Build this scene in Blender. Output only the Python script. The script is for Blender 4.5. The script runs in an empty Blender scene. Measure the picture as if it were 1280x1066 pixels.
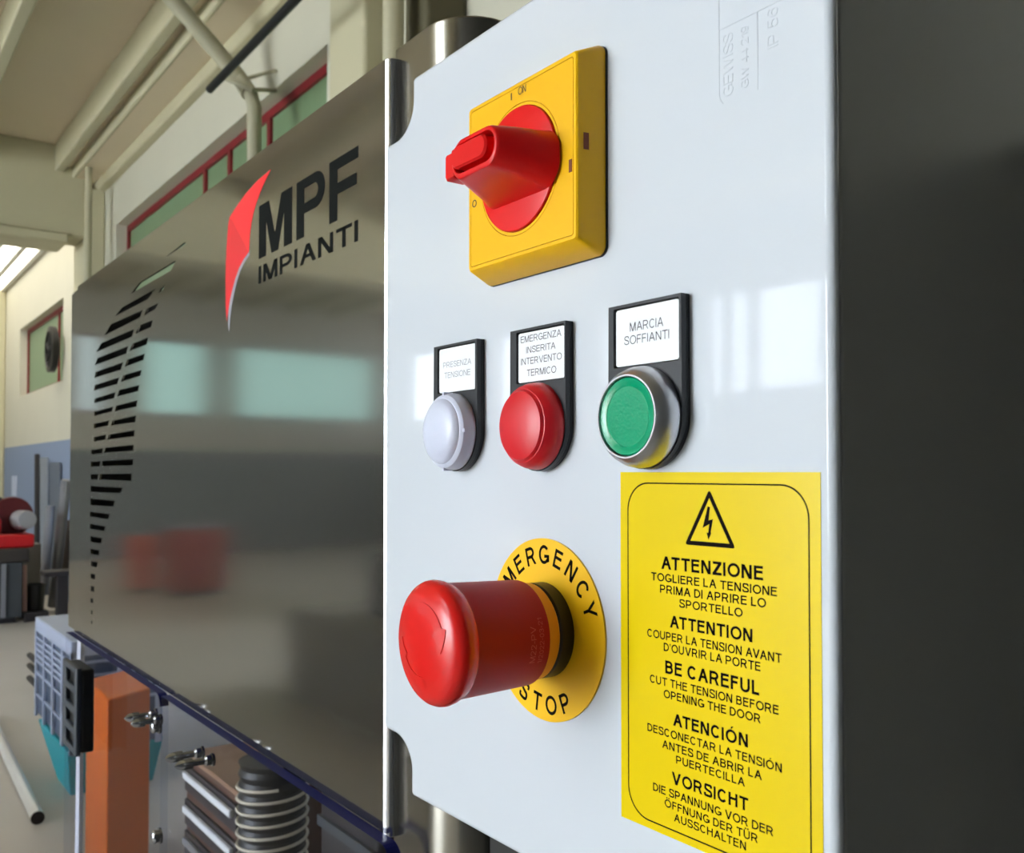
import bpy, bmesh, math, random
from mathutils import Vector, Matrix
random.seed(7)
scene = bpy.context.scene
col = scene.collection

# ------------------------------------------------------------------ camera
H = 1.45                       # eye height, the floor is z = 0
D = 0.194                      # distance of the eye from the front plane of the enclosure lid (y = 0)
FPX, HORIZON, VANISH = 1165.0, 590.0, -216.0
TILT = math.radians(1.3)
PHI = math.atan(FPX / (640 - VANISH))
CY = HORIZON - FPX * math.tan(TILT)
F0 = Vector((-math.sin(PHI), math.cos(PHI), 0)); RV = Vector((math.cos(PHI), math.sin(PHI), 0)); UP = Vector((0, 0, 1))
FV = F0 * math.cos(TILT) + UP * math.sin(TILT)
UV = UP * math.cos(TILT) - F0 * math.sin(TILT)
EYE = Vector((0, -D, H))
cam_data = bpy.data.cameras.new('camera')
cam = bpy.data.objects.new('camera', cam_data); col.objects.link(cam)
m = Matrix((RV, UV, -FV)).transposed().to_4x4(); m.translation = EYE
cam.matrix_world = m
cam_data.sensor_fit = 'HORIZONTAL'; cam_data.sensor_width = 36
cam_data.lens = FPX / 1280 * 36
cam_data.shift_y = (CY - 533) / 1280
cam_data.clip_start = 0.01; cam_data.clip_end = 200
cam_data.dof.use_dof = True
cam_data.dof.focus_distance = 0.34
cam_data.dof.aperture_fstop = cam_data.lens / 1.0
scene.camera = cam

# ------------------------------------------------------------------ light
SKY = 22.5
world = bpy.data.worlds.new('overcast_sky'); scene.world = world
world.use_nodes = True
wn = world.node_tree.nodes; wl = world.node_tree.links
wn['Background'].inputs['Color'].default_value = (0.86, 0.94, 1.0, 1)
wn['Background'].inputs['Strength'].default_value = SKY
WIN_BRIGHT, WIN_GREEN, WIN_BACK, ADDED_SKYLIGHT = 6.0, 1.1, 0.05, 6.0
scene.view_settings.view_transform = 'Standard'
scene.view_settings.look = 'None'
scene.view_settings.gamma = 1
scene.view_settings.use_curve_mapping = False
scene.view_settings.exposure = 0.0

# ------------------------------------------------------------------ helpers
def at(px, py, Y=0.0):
    d = FV + RV * ((px - 640) / FPX) + UV * ((CY - py) / FPX)
    return EYE + d * ((Y + D) / d.y)
def atx(px, py, X):
    d = FV + RV * ((px - 640) / FPX) + UV * ((CY - py) / FPX)
    return EYE + d * (X / d.x)
def atz(px, py, Z=0.0):
    d = FV + RV * ((px - 640) / FPX) + UV * ((CY - py) / FPX)
    return EYE + d * ((Z - H) / d.z)

def lin(c):
    return tuple(((v / 255 / 12.92) if v / 255 <= 0.04045 else ((v / 255 + 0.055) / 1.055) ** 2.4) for v in c)
def mat(name, rgb, rough=0.5, metal=0.0, noise=0.0, nscale=8.0, spec=0.5, bump=0.0, bscale=60.0, stretch=(1, 1, 1), emit=None, estr=0.0, coat=0.0, sss=0.0, rvar=0.0):
    M = bpy.data.materials.new(name); M.use_nodes = True
    nt = M.node_tree; b = nt.nodes['Principled BSDF']
    c = lin(rgb)
    b.inputs['Base Color'].default_value = (*c, 1)
    b.inputs['Roughness'].default_value = rough
    b.inputs['Metallic'].default_value = metal
    b.inputs['Specular IOR Level'].default_value = spec
    b.inputs['Coat Weight'].default_value = coat
    if sss:
        b.inputs['Subsurface Weight'].default_value = sss
        b.inputs['Subsurface Radius'].default_value = (0.004, 0.004, 0.004)
    tc = nt.nodes.new('ShaderNodeTexCoord')
    mp = nt.nodes.new('ShaderNodeMapping'); nt.links.new(tc.outputs['Object'], mp.inputs['Vector'])
    mp.inputs['Scale'].default_value = stretch
    if noise or rvar:
        n = nt.nodes.new('ShaderNodeTexNoise'); n.inputs['Scale'].default_value = nscale; n.inputs['Detail'].default_value = 5
        nt.links.new(mp.outputs['Vector'], n.inputs['Vector'])
        if noise:
            mx = nt.nodes.new('ShaderNodeMix'); mx.data_type = 'RGBA'
            mx.inputs[6].default_value = (*[v * (1 - noise) for v in c], 1)
            mx.inputs[7].default_value = (*[min(1, v * (1 + noise)) for v in c], 1)
            nt.links.new(n.outputs['Fac'], mx.inputs[0]); nt.links.new(mx.outputs[2], b.inputs['Base Color'])
        if rvar:
            mr = nt.nodes.new('ShaderNodeMapRange')
            mr.inputs[3].default_value = max(0, rough - rvar); mr.inputs[4].default_value = rough + rvar
            nt.links.new(n.outputs['Fac'], mr.inputs[0]); nt.links.new(mr.outputs[0], b.inputs['Roughness'])
    if bump:
        n2 = nt.nodes.new('ShaderNodeTexNoise'); n2.inputs['Scale'].default_value = bscale; n2.inputs['Detail'].default_value = 3
        nt.links.new(mp.outputs['Vector'], n2.inputs['Vector'])
        bp = nt.nodes.new('ShaderNodeBump'); bp.inputs['Strength'].default_value = bump; bp.inputs['Distance'].default_value = 0.001
        nt.links.new(n2.outputs['Fac'], bp.inputs['Height']); nt.links.new(bp.outputs['Normal'], b.inputs['Normal'])
    if emit:
        b.inputs['Emission Color'].default_value = (*lin(emit), 1); b.inputs['Emission Strength'].default_value = estr
    return M

def clear_mat(name, tint=(0.93, 0.94, 0.98)):
    M = bpy.data.materials.new(name); M.use_nodes = True
    nt = M.node_tree; nt.nodes.remove(nt.nodes['Principled BSDF'])
    out = nt.nodes['Material Output']
    t = nt.nodes.new('ShaderNodeBsdfTransparent'); t.inputs['Color'].default_value = (*tint, 1)
    g = nt.nodes.new('ShaderNodeBsdfGlossy'); g.inputs['Roughness'].default_value = 0.04
    lw = nt.nodes.new('ShaderNodeLayerWeight'); lw.inputs['Blend'].default_value = 0.5
    pw = nt.nodes.new('ShaderNodeMath'); pw.operation = 'POWER'; pw.inputs[1].default_value = 5
    ml = nt.nodes.new('ShaderNodeMath'); ml.operation = 'MULTIPLY_ADD'; ml.inputs[1].default_value = 0.25; ml.inputs[2].default_value = 0.015
    nt.links.new(lw.outputs['Facing'], pw.inputs[0]); nt.links.new(pw.outputs[0], ml.inputs[0]); f = ml
    mx = nt.nodes.new('ShaderNodeMixShader')
    nt.links.new(f.outputs[0], mx.inputs[0]); nt.links.new(t.outputs[0], mx.inputs[1]); nt.links.new(g.outputs[0], mx.inputs[2])
    nt.links.new(mx.outputs[0], out.inputs['Surface'])
    return M

def finish(o, angle=35, smooth=True):
    me = o.data
    if smooth:
        me.polygons.foreach_set('use_smooth', [True] * len(me.polygons))
        me.set_sharp_from_angle(angle=math.radians(angle))
    return o

class MB:
    def __init__(s): s.v = []; s.f = []; s.mi = []
    def add(s, vs, fs, mi=0):
        k = len(s.v); s.v += [tuple(p) for p in vs]; s.f += [tuple(i + k for i in f) for f in fs]; s.mi += [mi] * len(fs); return s
    def box(s, x0, x1, y0, y1, z0, z1, mi=0, M=None):
        vs = [Vector((x, y, z)) for z in (z0, z1) for y in (y0, y1) for x in (x0, x1)]
        if M is not None: vs = [M @ p for p in vs]
        return s.add(vs, [(0, 2, 3, 1), (4, 5, 7, 6), (0, 1, 5, 4), (2, 6, 7, 3), (0, 4, 6, 2), (1, 3, 7, 5)], mi)
    def lathe(s, c, prof, seg=64, mi=0, axis='y'):
        # profile of (radius, t) along -y (or +z)
        n = len(prof); vs = []; fs = []
        for r, t in prof:
            for k in range(seg):
                a = 2 * math.pi * k / seg
                if axis == 'y': vs.append((c[0] + r * math.cos(a), c[1] - t, c[2] + r * math.sin(a)))
                else: vs.append((c[0] + r * math.cos(a), c[1] + r * math.sin(a), c[2] + t))
        for i in range(n - 1):
            for k in range(seg):
                k2 = (k + 1) % seg
                fs.append((i * seg + k, i * seg + k2, (i + 1) * seg + k2, (i + 1) * seg + k))
        fs.append(tuple(range(seg))[::-1]); fs.append(tuple((n - 1) * seg + k for k in range(seg)))
        return s.add(vs, fs, mi)
    def tube(s, pts, r, seg=12, mi=0):
        pts = [Vector(p) for p in pts]; vs = []; fs = []; n = len(pts); prev = None
        for i, p in enumerate(pts):
            d = (pts[min(i + 1, n - 1)] - pts[max(i - 1, 0)]).normalized()
            ref = Vector((0, 0, 1)) if abs(d.z) < 0.9 else Vector((0, 1, 0))
            a = d.cross(ref).normalized() if prev is None else (prev - d * prev.dot(d)).normalized()
            prev = a; b = d.cross(a)
            rr = r[i] if isinstance(r, (list, tuple)) else r
            for k in range(seg):
                t = 2 * math.pi * k / seg
                vs.append(p + a * (rr * math.cos(t)) + b * (rr * math.sin(t)))
        for i in range(n - 1):
            for k in range(seg):
                k2 = (k + 1) % seg; fs.append((i * seg + k, i * seg + k2, (i + 1) * seg + k2, (i + 1) * seg + k))
        fs.append(tuple(range(seg))[::-1]); fs.append(tuple((n - 1) * seg + k for k in range(seg)))
        return s.add(vs, fs, mi)
    def loft(s, loops, mi=0, cap=(True, True)):
        n = len(loops[0]); vs = [p for l in loops for p in l]; fs = []
        for i in range(len(loops) - 1):
            for k in range(n):
                k2 = (k + 1) % n; fs.append((i * n + k, i * n + k2, (i + 1) * n + k2, (i + 1) * n + k))
        if cap[0]: fs.append(tuple(range(n))[::-1])
        if cap[1]: fs.append(tuple((len(loops) - 1) * n + k for k in range(n)))
        return s.add(vs, fs, mi)
    def mesh(s, me, mi=0):
        return s.add([v.co[:] for v in me.vertices], [tuple(p.vertices) for p in me.polygons], mi)
    def build(s, name, mats, parent=None, bevel=0, bseg=3, smooth=True, angle=35, recalc=True):
        me = bpy.data.meshes.new(name); me.from_pydata(s.v, [], s.f)
        for M in (mats if isinstance(mats, (list, tuple)) else [mats]): me.materials.append(M)
        me.polygons.foreach_set('material_index', s.mi)
        if recalc:
            bm = bmesh.new(); bm.from_mesh(me); bmesh.ops.recalc_face_normals(bm, faces=bm.faces); bm.to_mesh(me); bm.free()
        me.update()
        o = bpy.data.objects.new(name, me); col.objects.link(o)
        put(o, parent)
        if bevel:
            b = o.modifiers.new('bevel', 'BEVEL'); b.width = bevel; b.segments = bseg; b.limit_method = 'ANGLE'; b.angle_limit = math.radians(40)
            b.harden_normals = False
        finish(o, angle, smooth)
        return o

def put(o, parent):
    if parent is not None:
        o.parent = parent
        w = Vector((0, 0, 0)); p = parent
        while p is not None: w += p.location; p = p.parent
        o.location = o.location - w
def empty(name, loc, parent=None):
    o = bpy.data.objects.new(name, None); col.objects.link(o); o.empty_display_size = 0.05
    o.location = loc; put(o, parent); return o
def tag(o, label=None, cat=None, group=None, kind=None):
    if label: o['label'] = label
    if cat: o['category'] = cat
    if group: o['group'] = group
    if kind: o['kind'] = kind
    return o

def curve_mesh(loops, thick, res_cyclic=True):
    """filled outline with holes, loops of (x, z); a slab |y| <= thick/2 as mesh in the xz plane"""
    cu = bpy.data.curves.new('outline', 'CURVE'); cu.dimensions = '2D'; cu.fill_mode = 'BOTH'; cu.extrude = thick / 2
    for lp in loops:
        sp = cu.splines.new('POLY'); sp.points.add(len(lp) - 1); sp.use_cyclic_u = True
        for i, (x, z) in enumerate(lp): sp.points[i].co = (x, z, 0, 1)
    o = bpy.data.objects.new('outline', cu)
    col.objects.link(o)
    dg = bpy.context.evaluated_depsgraph_get()
    me = bpy.data.meshes.new_from_object(o.evaluated_get(dg))
    bpy.data.objects.remove(o); bpy.data.curves.remove(cu)
    bm = bmesh.new(); bm.from_mesh(me); bmesh.ops.remove_doubles(bm, verts=bm.verts, dist=1e-7); bm.to_mesh(me); bm.free()
    return me
def slab(mb, loops, y0, y1, mi=0):
    me = curve_mesh(loops, abs(y1 - y0)); yc = (y0 + y1) / 2
    mb.add([(v.co.x, yc - v.co.z, v.co.y) for v in me.vertices], [tuple(p.vertices) for p in me.polygons], mi)
    bpy.data.meshes.remove(me); return mb

def _ell(cx, cy, rx, ry, a0, a1, n=14):
    return [(cx + rx * math.cos(math.radians(a0 + (a1 - a0) * k / n)), cy + ry * math.sin(math.radians(a0 + (a1 - a0) * k / n))) for k in range(n + 1)]
def _rib(P, t, closed=False):
    """quads of a ribbon of width t along P with mitred joints"""
    n = len(P); Lf = []; Rt = []
    for i in range(n):
        p = Vector(P[i]); a = Vector(P[i - 1]) if (i or closed) else None; b = Vector(P[(i + 1) % n]) if (i < n - 1 or closed) else None
        d1 = (p - a).normalized() if a is not None else (b - p).normalized()
        d2 = (b - p).normalized() if b is not None else d1
        n1 = Vector((-d1.y, d1.x)); n2 = Vector((-d2.y, d2.x)); m_ = (n1 + n2).normalized()
        k = t / 2 / max(.35, m_.dot(n1)); Lf.append(p + m_ * k); Rt.append(p - m_ * k)
    return [[Lf[i], Rt[i], Rt[(i + 1) % n], Lf[(i + 1) % n]] for i in range(n if closed else n - 1)]
def _hs(x0, y0, x1, y1, w): return [[(x0, y0), (x0 + w, y0), (x1 + w, y1), (x1, y1)]]
def _bx(x0, x1, y0, y1): return [[(x0, y0), (x1, y0), (x1, y1), (x0, y1)]]
def _spl(P, n=7):
    o = []
    for i in range(len(P) - 1):
        p0, p1, p2, p3 = (Vector(P[max(i - 1, 0)]), Vector(P[i]), Vector(P[i + 1]), Vector(P[min(i + 2, len(P) - 1)]))
        for k in range(n):
            s = k / n; o.append(.5 * ((2 * p1) + (p2 - p0) * s + (2 * p0 - 5 * p1 + 4 * p2 - p3) * s * s + (3 * p1 - p0 - 3 * p2 + p3) * s ** 3))
    return o + [Vector(P[-1])]
def glyph(c, t):
    """plain grotesque capital drawn from strokes of width t: (width, polygons), cap height 1"""
    h = t / 2; q = t * 1.12
    if c in '\u00d3\u00d6\u00dc':
        w, p = glyph('O' if c != '\u00dc' else 'U', t); m_ = w / 2
        if c == '\u00d3': return w, p + [[(m_ - .06, 1.08), (m_ + .06, 1.08), (m_ + .2, 1.26), (m_ + .02, 1.26)]]
        return w, p + _bx(m_ - .06 - t * 1.1, m_ - .06, 1.08, 1.08 + t * 1.1) + _bx(m_ + .06, m_ + .06 + t * 1.1, 1.08, 1.08 + t * 1.1)
    if c == ' ': return .24, []
    if c == 'A': w = .92; return w, _hs(0, 0, w / 2 - q / 2, 1, q) + _hs(w - q, 0, w / 2 - q / 2, 1, q) + _bx(.2, w - .2, .29, .29 + t)
    if c == 'B':
        w = .76; return w, _bx(0, t, 0, 1) + _rib([(h, h)] + _ell(w - .26 - h + .0, .27 + h / 2, .26, .27 - h / 2, -90, 90) + [(h, .54)], t) + _rib([(h, .54)] + _ell(w - .28 - h, .77 - h / 2, .23, .23 - h / 2, -90, 90) + [(h, 1 - h)], t)
    if c == 'C': w = .88; return w, _rib(_ell(w / 2, .5, w / 2 - h, .51 - h, 40, 320, 30), t)
    if c == 'D':
        w = .82; return w, _bx(0, t, 0, 1) + _rib([(h, h)] + _ell(w - h - .42, .5, .42, .5 - h, -90, 90, 22) + [(h, 1 - h)], t)
    if c == 'E': w = .70; return w, _bx(0, t, 0, 1) + _bx(t, w, 0, t) + _bx(t, w - .04, .47, .47 + t) + _bx(t, w, 1 - t, 1)
    if c == 'F': w = .64; return w, _bx(0, t, 0, 1) + _bx(t, w - .06, .45, .45 + t) + _bx(t, w, 1 - t, 1)
    if c == 'G': w = .94; return w, _rib(_ell(w / 2, .5, w / 2 - h, .51 - h, 42, 318, 30) + [(w - h, .14)], t) + _bx(w - t, w, .12, .50) + _bx(w * .52, w, .50 - t, .50)
    if c == 'H': w = .80; return w, _bx(0, t, 0, 1) + _bx(w - t, w, 0, 1) + _bx(t, w - t, .47, .47 + t)
    if c == 'I': return t, _bx(0, t, 0, 1)
    if c == 'L': w = .60; return w, _bx(0, t, 0, 1) + _bx(t, w, 0, t)
    if c == 'M': w = .94; return w, _bx(0, t, 0, 1) + _bx(w - t, w, 0, 1) + _hs(w / 2 - q / 2, 0, 0, 1, q * 1.1) + _hs(w / 2 - q / 2, 0, w - q * 1.1, 1, q * 1.1)
    if c == 'N': w = .80; return w, _bx(0, t, 0, 1) + _bx(w - t, w, 0, 1) + _hs(w - q * 1.1, 0, 0, 1, q * 1.1)
    if c in 'O0':
        w = 1.0 if c == 'O' else .66; return w, _rib(_ell(w / 2, .5, w / 2 - h, .51 - h, 0, 351, 39), t, True)
    if c == 'P':
        w = .76; return w, _bx(0, t, 0, 1) + _rib([(h, .43)] + _ell(w - h - .28, .715 - h / 2, .28, .285 - h / 2, -90, 90, 18) + [(h, 1 - h)], t)
    if c == 'R':
        w = .84; return w, _bx(0, t, 0, 1) + _rib([(h, .46)] + _ell(w - h - .32, .73 - h / 2, .27, .27 - h / 2, -90, 90, 18) + [(h, 1 - h)], t) + _hs(w - q, 0, .40, .46, q)
    if c == 'S':
        w = .78; return w, _rib(_spl([(h, .31), (.12, .12), (w / 2, h - .01), (w - .13, .12), (w - h, .27), (w - .16, .43), (w / 2, .51), (.16, .60), (h + .03, .74), (.16, .91), (w / 2, 1.01 - h), (w - .14, .9), (w - h - .03, .71)]), t)
    if c == 'T': w = .78; return w, _bx(w / 2 - h, w / 2 + h, 0, 1) + _bx(0, w, 1 - t, 1)
    if c == 'U': w = .80; return w, _rib([(h, 1), (h, .36)] + _ell(w / 2, .36, w / 2 - h, .37 - h, 180, 360, 18)[1:-1] + [(w - h, .36), (w - h, 1)], t)
    if c == 'V': w = .92; return w, _hs(w / 2 - q / 2, 0, 0, 1, q) + _hs(w / 2 - q / 2, 0, w - q, 1, q)
    if c == 'W': w = 1.30; return w, _hs(w * .26 - q / 2, 0, 0, 1, q) + _hs(w * .26 - q / 2, 0, w / 2 - q / 2, 1, q) + _hs(w * .74 - q / 2, 0, w / 2 - q / 2, 1, q) + _hs(w * .74 - q / 2, 0, w - q, 1, q)
    if c == 'Y': w = .90; return w, _bx(w / 2 - h, w / 2 + h, 0, .44) + _hs(w / 2 - q / 2, .40, 0, 1, q) + _hs(w / 2 - q / 2, .40, w - q, 1, q)
    if c == 'Z': w = .76; return w, _bx(0, w, 0, t) + _bx(.03, w - .02, 1 - t, 1) + _hs(0, t * .8, w - q * 1.25, 1 - t * .8, q * 1.25)
    if c == '1': return .42, _bx(.42 - t, .42, 0, 1) + _hs(.0, .72, .42 - t * 1.4, 1, t)
    if c == '2': w = .66; return w, _bx(0, w, 0, t) + _rib(_spl([(h, .70), (.12, .93), (w / 2, 1 - h), (w - .1, .9), (w - h, .70), (w * .62, .42), (h * 1.2, t * .7)]), t)
    if c == '3': w = .66; return w, _rib(_spl([(h, .25), (.14, .07), (w / 2, h), (w - .1, .1), (w - h, .29), (w - .14, .47), (w * .45, .54)]), t) + _rib(_spl([(w * .45, .54), (w - .16, .6), (w - h - .03, .75), (w - .14, .93), (w / 2, 1 - h), (.15, .93), (h, .76)]), t)
    if c == '4': w = .68; return w, _bx(.46, .46 + t, 0, 1) + _bx(0, w, .22, .22 + t) + _hs(0, .24, .46, 1, t)
    if c == '5': w = .66; return w, _bx(.12, w - .05, 1 - t, 1) + _hs(.05, .46, .12, 1, t) + _rib(_spl([(.07, .50), (.3, .62), (w - .12, .54), (w - h, .33), (w - .1, .1), (w / 2, h), (.14, .07), (h, .26)]), t)
    if c == '6': w = .66; return w, _rib(_ell(w / 2, .32, w / 2 - h, .32 - h, 0, 351, 30), t, True) + _rib(_spl([(h, .32), (h + .03, .65), (.2, .92), (w / 2 + .04, 1 - h), (w - .12, .92), (w - h - .02, .76)]), t)
    if c == '8': w = .66; return w, _rib(_ell(w / 2, .28, w / 2 - h, .28 - h, 0, 351, 30), t, True) + _rib(_ell(w / 2, .76, w / 2 - h - .04, .24 - h, 0, 351, 30), t, True)
    if c == '9':
        w, p = glyph('6', t); return w, [[(w - a, 1 - b) for a, b in q_] for q_ in p]
    if c == '-': return .34, _bx(0, .34, .33, .33 + t)
    if c == '/': return .36, _hs(0, 0, .36 - t, 1, t)
    if c == "'": return t, [[(0, 1), (t * .25, .66), (t * .75, .66), (t, 1)]]
    raise KeyError(c)
_pair = {('A', 'T'): -.10, ('T', 'A'): -.10, ('A', 'V'): -.10, ('V', 'A'): -.10, ('L', 'A'): .0, ('L', 'T'): -.08, ('L', 'O'): -.02, ('P', 'A'): -.08, ('L', 'L'): .02, ('F', 'A'): -.06, ('T', 'T'): .0}
def glyphs(txt, weight=.13):
    """flat lettering: verts (u, v) with cap height 1, faces"""
    x = 0; vs = []; fs = []; prev = ''
    for ch in txt:
        w, ps = glyph(ch, weight)
        x += _pair.get((prev, ch), 0)
        for p in ps:
            k = len(vs); vs += [(x + a, b) for a, b in p]; fs.append(tuple(range(k, k + len(p))))
        flat = .06 if ch in "ATVYOCGSDZ '/1" else .10
        x += w + flat + .06
        prev = ch
    return vs, fs
def text_fit(mb, txt, x0, x1, z0, cap, y, weight=.13, mi=0, rot90=False, thick=0.0):
    vs, fs = glyphs(txt, weight)
    a = min(u for u, v in vs); b = max(u for u, v in vs); k = (x1 - x0) / (b - a)
    P = [(x0 + (u - a) * k, y, z0 + v * cap) for u, v in vs]
    if rot90: P = [(z0 - v * cap, y, x0 + (u - a) * k) for u, v in vs]
    mb.add(P, fs, mi)
    if thick:   # side walls from the outline
        from collections import Counter
        c = Counter()
        for f in fs:
            for i in range(len(f)): c[tuple(sorted((f[i], f[(i + 1) % len(f)])))] += 1
        k0 = len(mb.v)
        mb.add(P + [(p[0], p[1] + thick, p[2]) for p in P], [(i, j, j + len(P), i + len(P)) for (i, j), n in c.items() if n == 1], mi)
def line_px(mb, txt, L, R, yb, yt, y, ox, oz, sc, weight, Y=0.0, mi=0):
    """a line of writing from its left baseline point, right end and cap line"""
    p0 = at(ox + L / sc, oz + yb / sc, Y); p1 = at(ox + R / sc, oz + yb / sc, Y); pt = at(ox + L / sc, oz + yt / sc, Y)
    text_fit(mb, txt, p0.x, p1.x, p0.z, pt.z - p0.z, y, weight, mi)

def rrect(x0, x1, z0, z1, r, n=8):
    P = []
    for cx, cz, a0 in ((x1 - r, z1 - r, 0), (x0 + r, z1 - r, 90), (x0 + r, z0 + r, 180), (x1 - r, z0 + r, 270)):
        for k in range(n + 1):
            a = math.radians(a0 + 90 * k / n); P.append((cx + r * math.cos(a), cz + r * math.sin(a)))
    return P
def circ(cx, cz, r, n=96):
    return [(cx + r * math.cos(2 * math.pi * k / n), cz + r * math.sin(2 * math.pi * k / n)) for k in range(n)]
def stroke(a, b, w):
    a = Vector(a); b = Vector(b); d = (b - a).normalized(); n = Vector((-d.y, d.x)) * w / 2
    return [tuple(a + n), tuple(a - n), tuple(b - n), tuple(b + n)]

# ------------------------------------------------------------------ materials
M_lid = mat('light_grey_enclosure_plastic', (208, 213, 220), 0.045, bump=0.012, bscale=120, spec=0.5)
M_box = mat('grey_enclosure_housing_plastic', (176, 178, 174), 0.35, noise=0.03)
M_yel = mat('yellow_switch_plastic', (244, 186, 4), 0.36, spec=0.3, bump=0.05, bscale=500)
M_yel2 = mat('yellow_legend_plastic', (250, 194, 12), 0.35, bump=0.05, bscale=600)
M_stk = mat('yellow_warning_film', (226, 198, 0), 0.25, spec=0.3)
M_red = mat('red_switch_plastic', (226, 22, 24), 0.30, spec=0.3)
M_mush = mat('red_mushroom_plastic', (226, 30, 26), 0.24, spec=0.4)
M_barrel = mat('shade_darkened_barrel_red', (172, 12, 14), 0.5, spec=0.22)  # same plastic as the head, its shade darkened into the colour
M_engr = mat('pale_red_engraving', (206, 70, 66), 0.5)
M_blk = mat('black_matt_plastic', (22, 24, 30), 0.38, bump=0.05, bscale=700)
M_blk2 = mat('black_collar_plastic', (14, 13, 12), 0.4)
M_ink = mat('black_printing_ink', (20, 14, 8), 0.8, spec=0.08)
M_inkg = mat('grey_label_print', (52, 52, 56), 0.6)
M_inkl = mat('pale_grey_label_print', (150, 150, 156), 0.6)
M_brn = mat('brown_marking_ink', (92, 70, 20), 0.5)
M_card = mat('white_label_card', (244, 246, 250), 0.2)
M_whl = mat('frosted_white_lens', (214, 218, 236), 0.28, sss=0.3)
M_redl = mat('frosted_red_lens', (212, 20, 34), 0.38, sss=0.05)
M_grn = mat('translucent_green_lens', (0, 152, 106), 0.2, bump=0.08, bscale=1100)
M_chr = mat('satin_chrome_bezel', (196, 196, 200), 0.32, metal=1.0)
M_steel = mat('brushed_stainless_steel', (172, 170, 166), 0.085, metal=1.0, rvar=0.015, nscale=14, stretch=(0.05, 1, 1))
def add_haze(M, rough, share):
    nt = M.node_tree; b = nt.nodes['Principled BSDF']; out = nt.nodes['Material Output']
    g = nt.nodes.new('ShaderNodeBsdfAnisotropic'); g.inputs['Roughness'].default_value = rough
    g.inputs['Color'].default_value = b.inputs['Base Color'].default_value
    mx = nt.nodes.new('ShaderNodeMixShader'); mx.inputs[0].default_value = share
    nt.links.new(b.outputs[0], mx.inputs[1]); nt.links.new(g.outputs[0], mx.inputs[2]); nt.links.new(mx.outputs[0], out.inputs['Surface'])
add_haze(M_steel, .35, .13)
M_steel2 = mat('polished_steel_edge', (224, 224, 228), 0.16, metal=1.0)
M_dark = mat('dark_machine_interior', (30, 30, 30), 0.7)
M_navy = mat('navy_polycarbonate_edge', (20, 24, 92), 0.4, spec=0.1)  # navy colour paints the internal reflection at the clear sheet's edges
M_clear = clear_mat('clear_polycarbonate')
M_lred = mat('red_logo_film', (246, 34, 44), 0.4)
M_lred2 = mat('deep_red_logo_film', (228, 22, 36), 0.4)
M_lgry = mat('grey_logo_outline', (150, 150, 160), 0.4)
M_lblk = mat('black_logo_film', (20, 22, 20), 0.85, spec=0.1)

# ------------------------------------------------------------------ the hall
YP = 0.095                                   # front plane of the steel panel
YW = 2.0                                     # inner face of the wall behind the machine
XL, XR, YF = -16.5, 1.6, -9.0
ZC = H + 3.18
def painted_wall(name, top, low, split):
    M = mat(name, top, 0.7, noise=0.05, nscale=1.5)
    nt = M.node_tree; b = nt.nodes['Principled BSDF']
    src = b.inputs['Base Color'].links[0].from_socket
    g = nt.nodes.new('ShaderNodeNewGeometry'); sx = nt.nodes.new('ShaderNodeSeparateXYZ'); nt.links.new(g.outputs['Position'], sx.inputs[0])
    gt = nt.nodes.new('ShaderNodeMath'); gt.operation = 'GREATER_THAN'; gt.inputs[1].default_value = split; nt.links.new(sx.outputs['Z'], gt.inputs[0])
    mx = nt.nodes.new('ShaderNodeMix'); mx.data_type = 'RGBA'; mx.inputs[6].default_value = (*lin(low), 1)
    nt.links.new(gt.outputs[0], mx.inputs[0]); nt.links.new(src, mx.inputs[7]); nt.links.new(mx.outputs[2], b.inputs['Base Color'])
    return M
M_wall = painted_wall('cream_wall_with_blue_dado', (206, 203, 186), (134, 150, 178), 1.82)
M_wallf = painted_wall('pale_grey_wall_with_blue_dado', (192, 188, 174), (122, 128, 128), 1.82)
M_wallr = mat('dark_grey_wall', (58, 58, 54), 0.8, noise=0.06, nscale=2)
M_floor = mat('grey_concrete_floor', (192, 186, 178), 0.42, noise=0.14, nscale=1.1)
M_ceil = mat('taupe_concrete_ceiling', (222, 207, 180), 0.85, noise=0.05, nscale=1)
M_conc = mat('cream_painted_concrete', (196, 190, 160), 0.8, noise=0.05, nscale=2)
M_frame = mat('dark_red_window_frame', (128, 20, 34), 0.45)
M_gpane = mat('green_corrugated_pane', (112, 136, 104), 0.4, emit=(150, 185, 140), estr=WIN_BACK, noise=0.1, nscale=6, stretch=(6, 1, 0.2))
M_tpane = mat('teal_lit_pane', (120, 150, 140), 0.4, emit=(182, 230, 224), estr=WIN_GREEN)
M_fpane = mat('pale_cyan_lit_pane', (200, 210, 220), 0.3, emit=(216, 244, 248), estr=1.4)
M_bpane = mat('daylight_lit_pane', (200, 210, 220), 0.3, emit=(232, 242, 255), estr=WIN_BRIGHT)
M_pipe0 = mat('white_roof_panel_frame', (214, 214, 208), .5)
M_pipe = mat('cream_painted_pipe', (190, 184, 156), 0.5)

def structure(o, lab=None):
    o['kind'] = 'structure'
    if lab: o['label'] = lab
    return o
structure(MB().box(XL - .3, XR + .3, YF - .3, YW + .3, -.1, 0).build('floor', M_floor, smooth=False), 'grey stained concrete workshop floor')
structure(MB().box(XL - 10, XR + 10, YF - 24, YF - .3, -.1, 0).build('ground_bounce', mat('pale_bounce_ground', (222, 218, 208), .8, noise=.05), smooth=False), 'unseen pale ground added outside the gate to bounce light')  # unseen ground made pale to bounce light up to the ceiling

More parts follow.
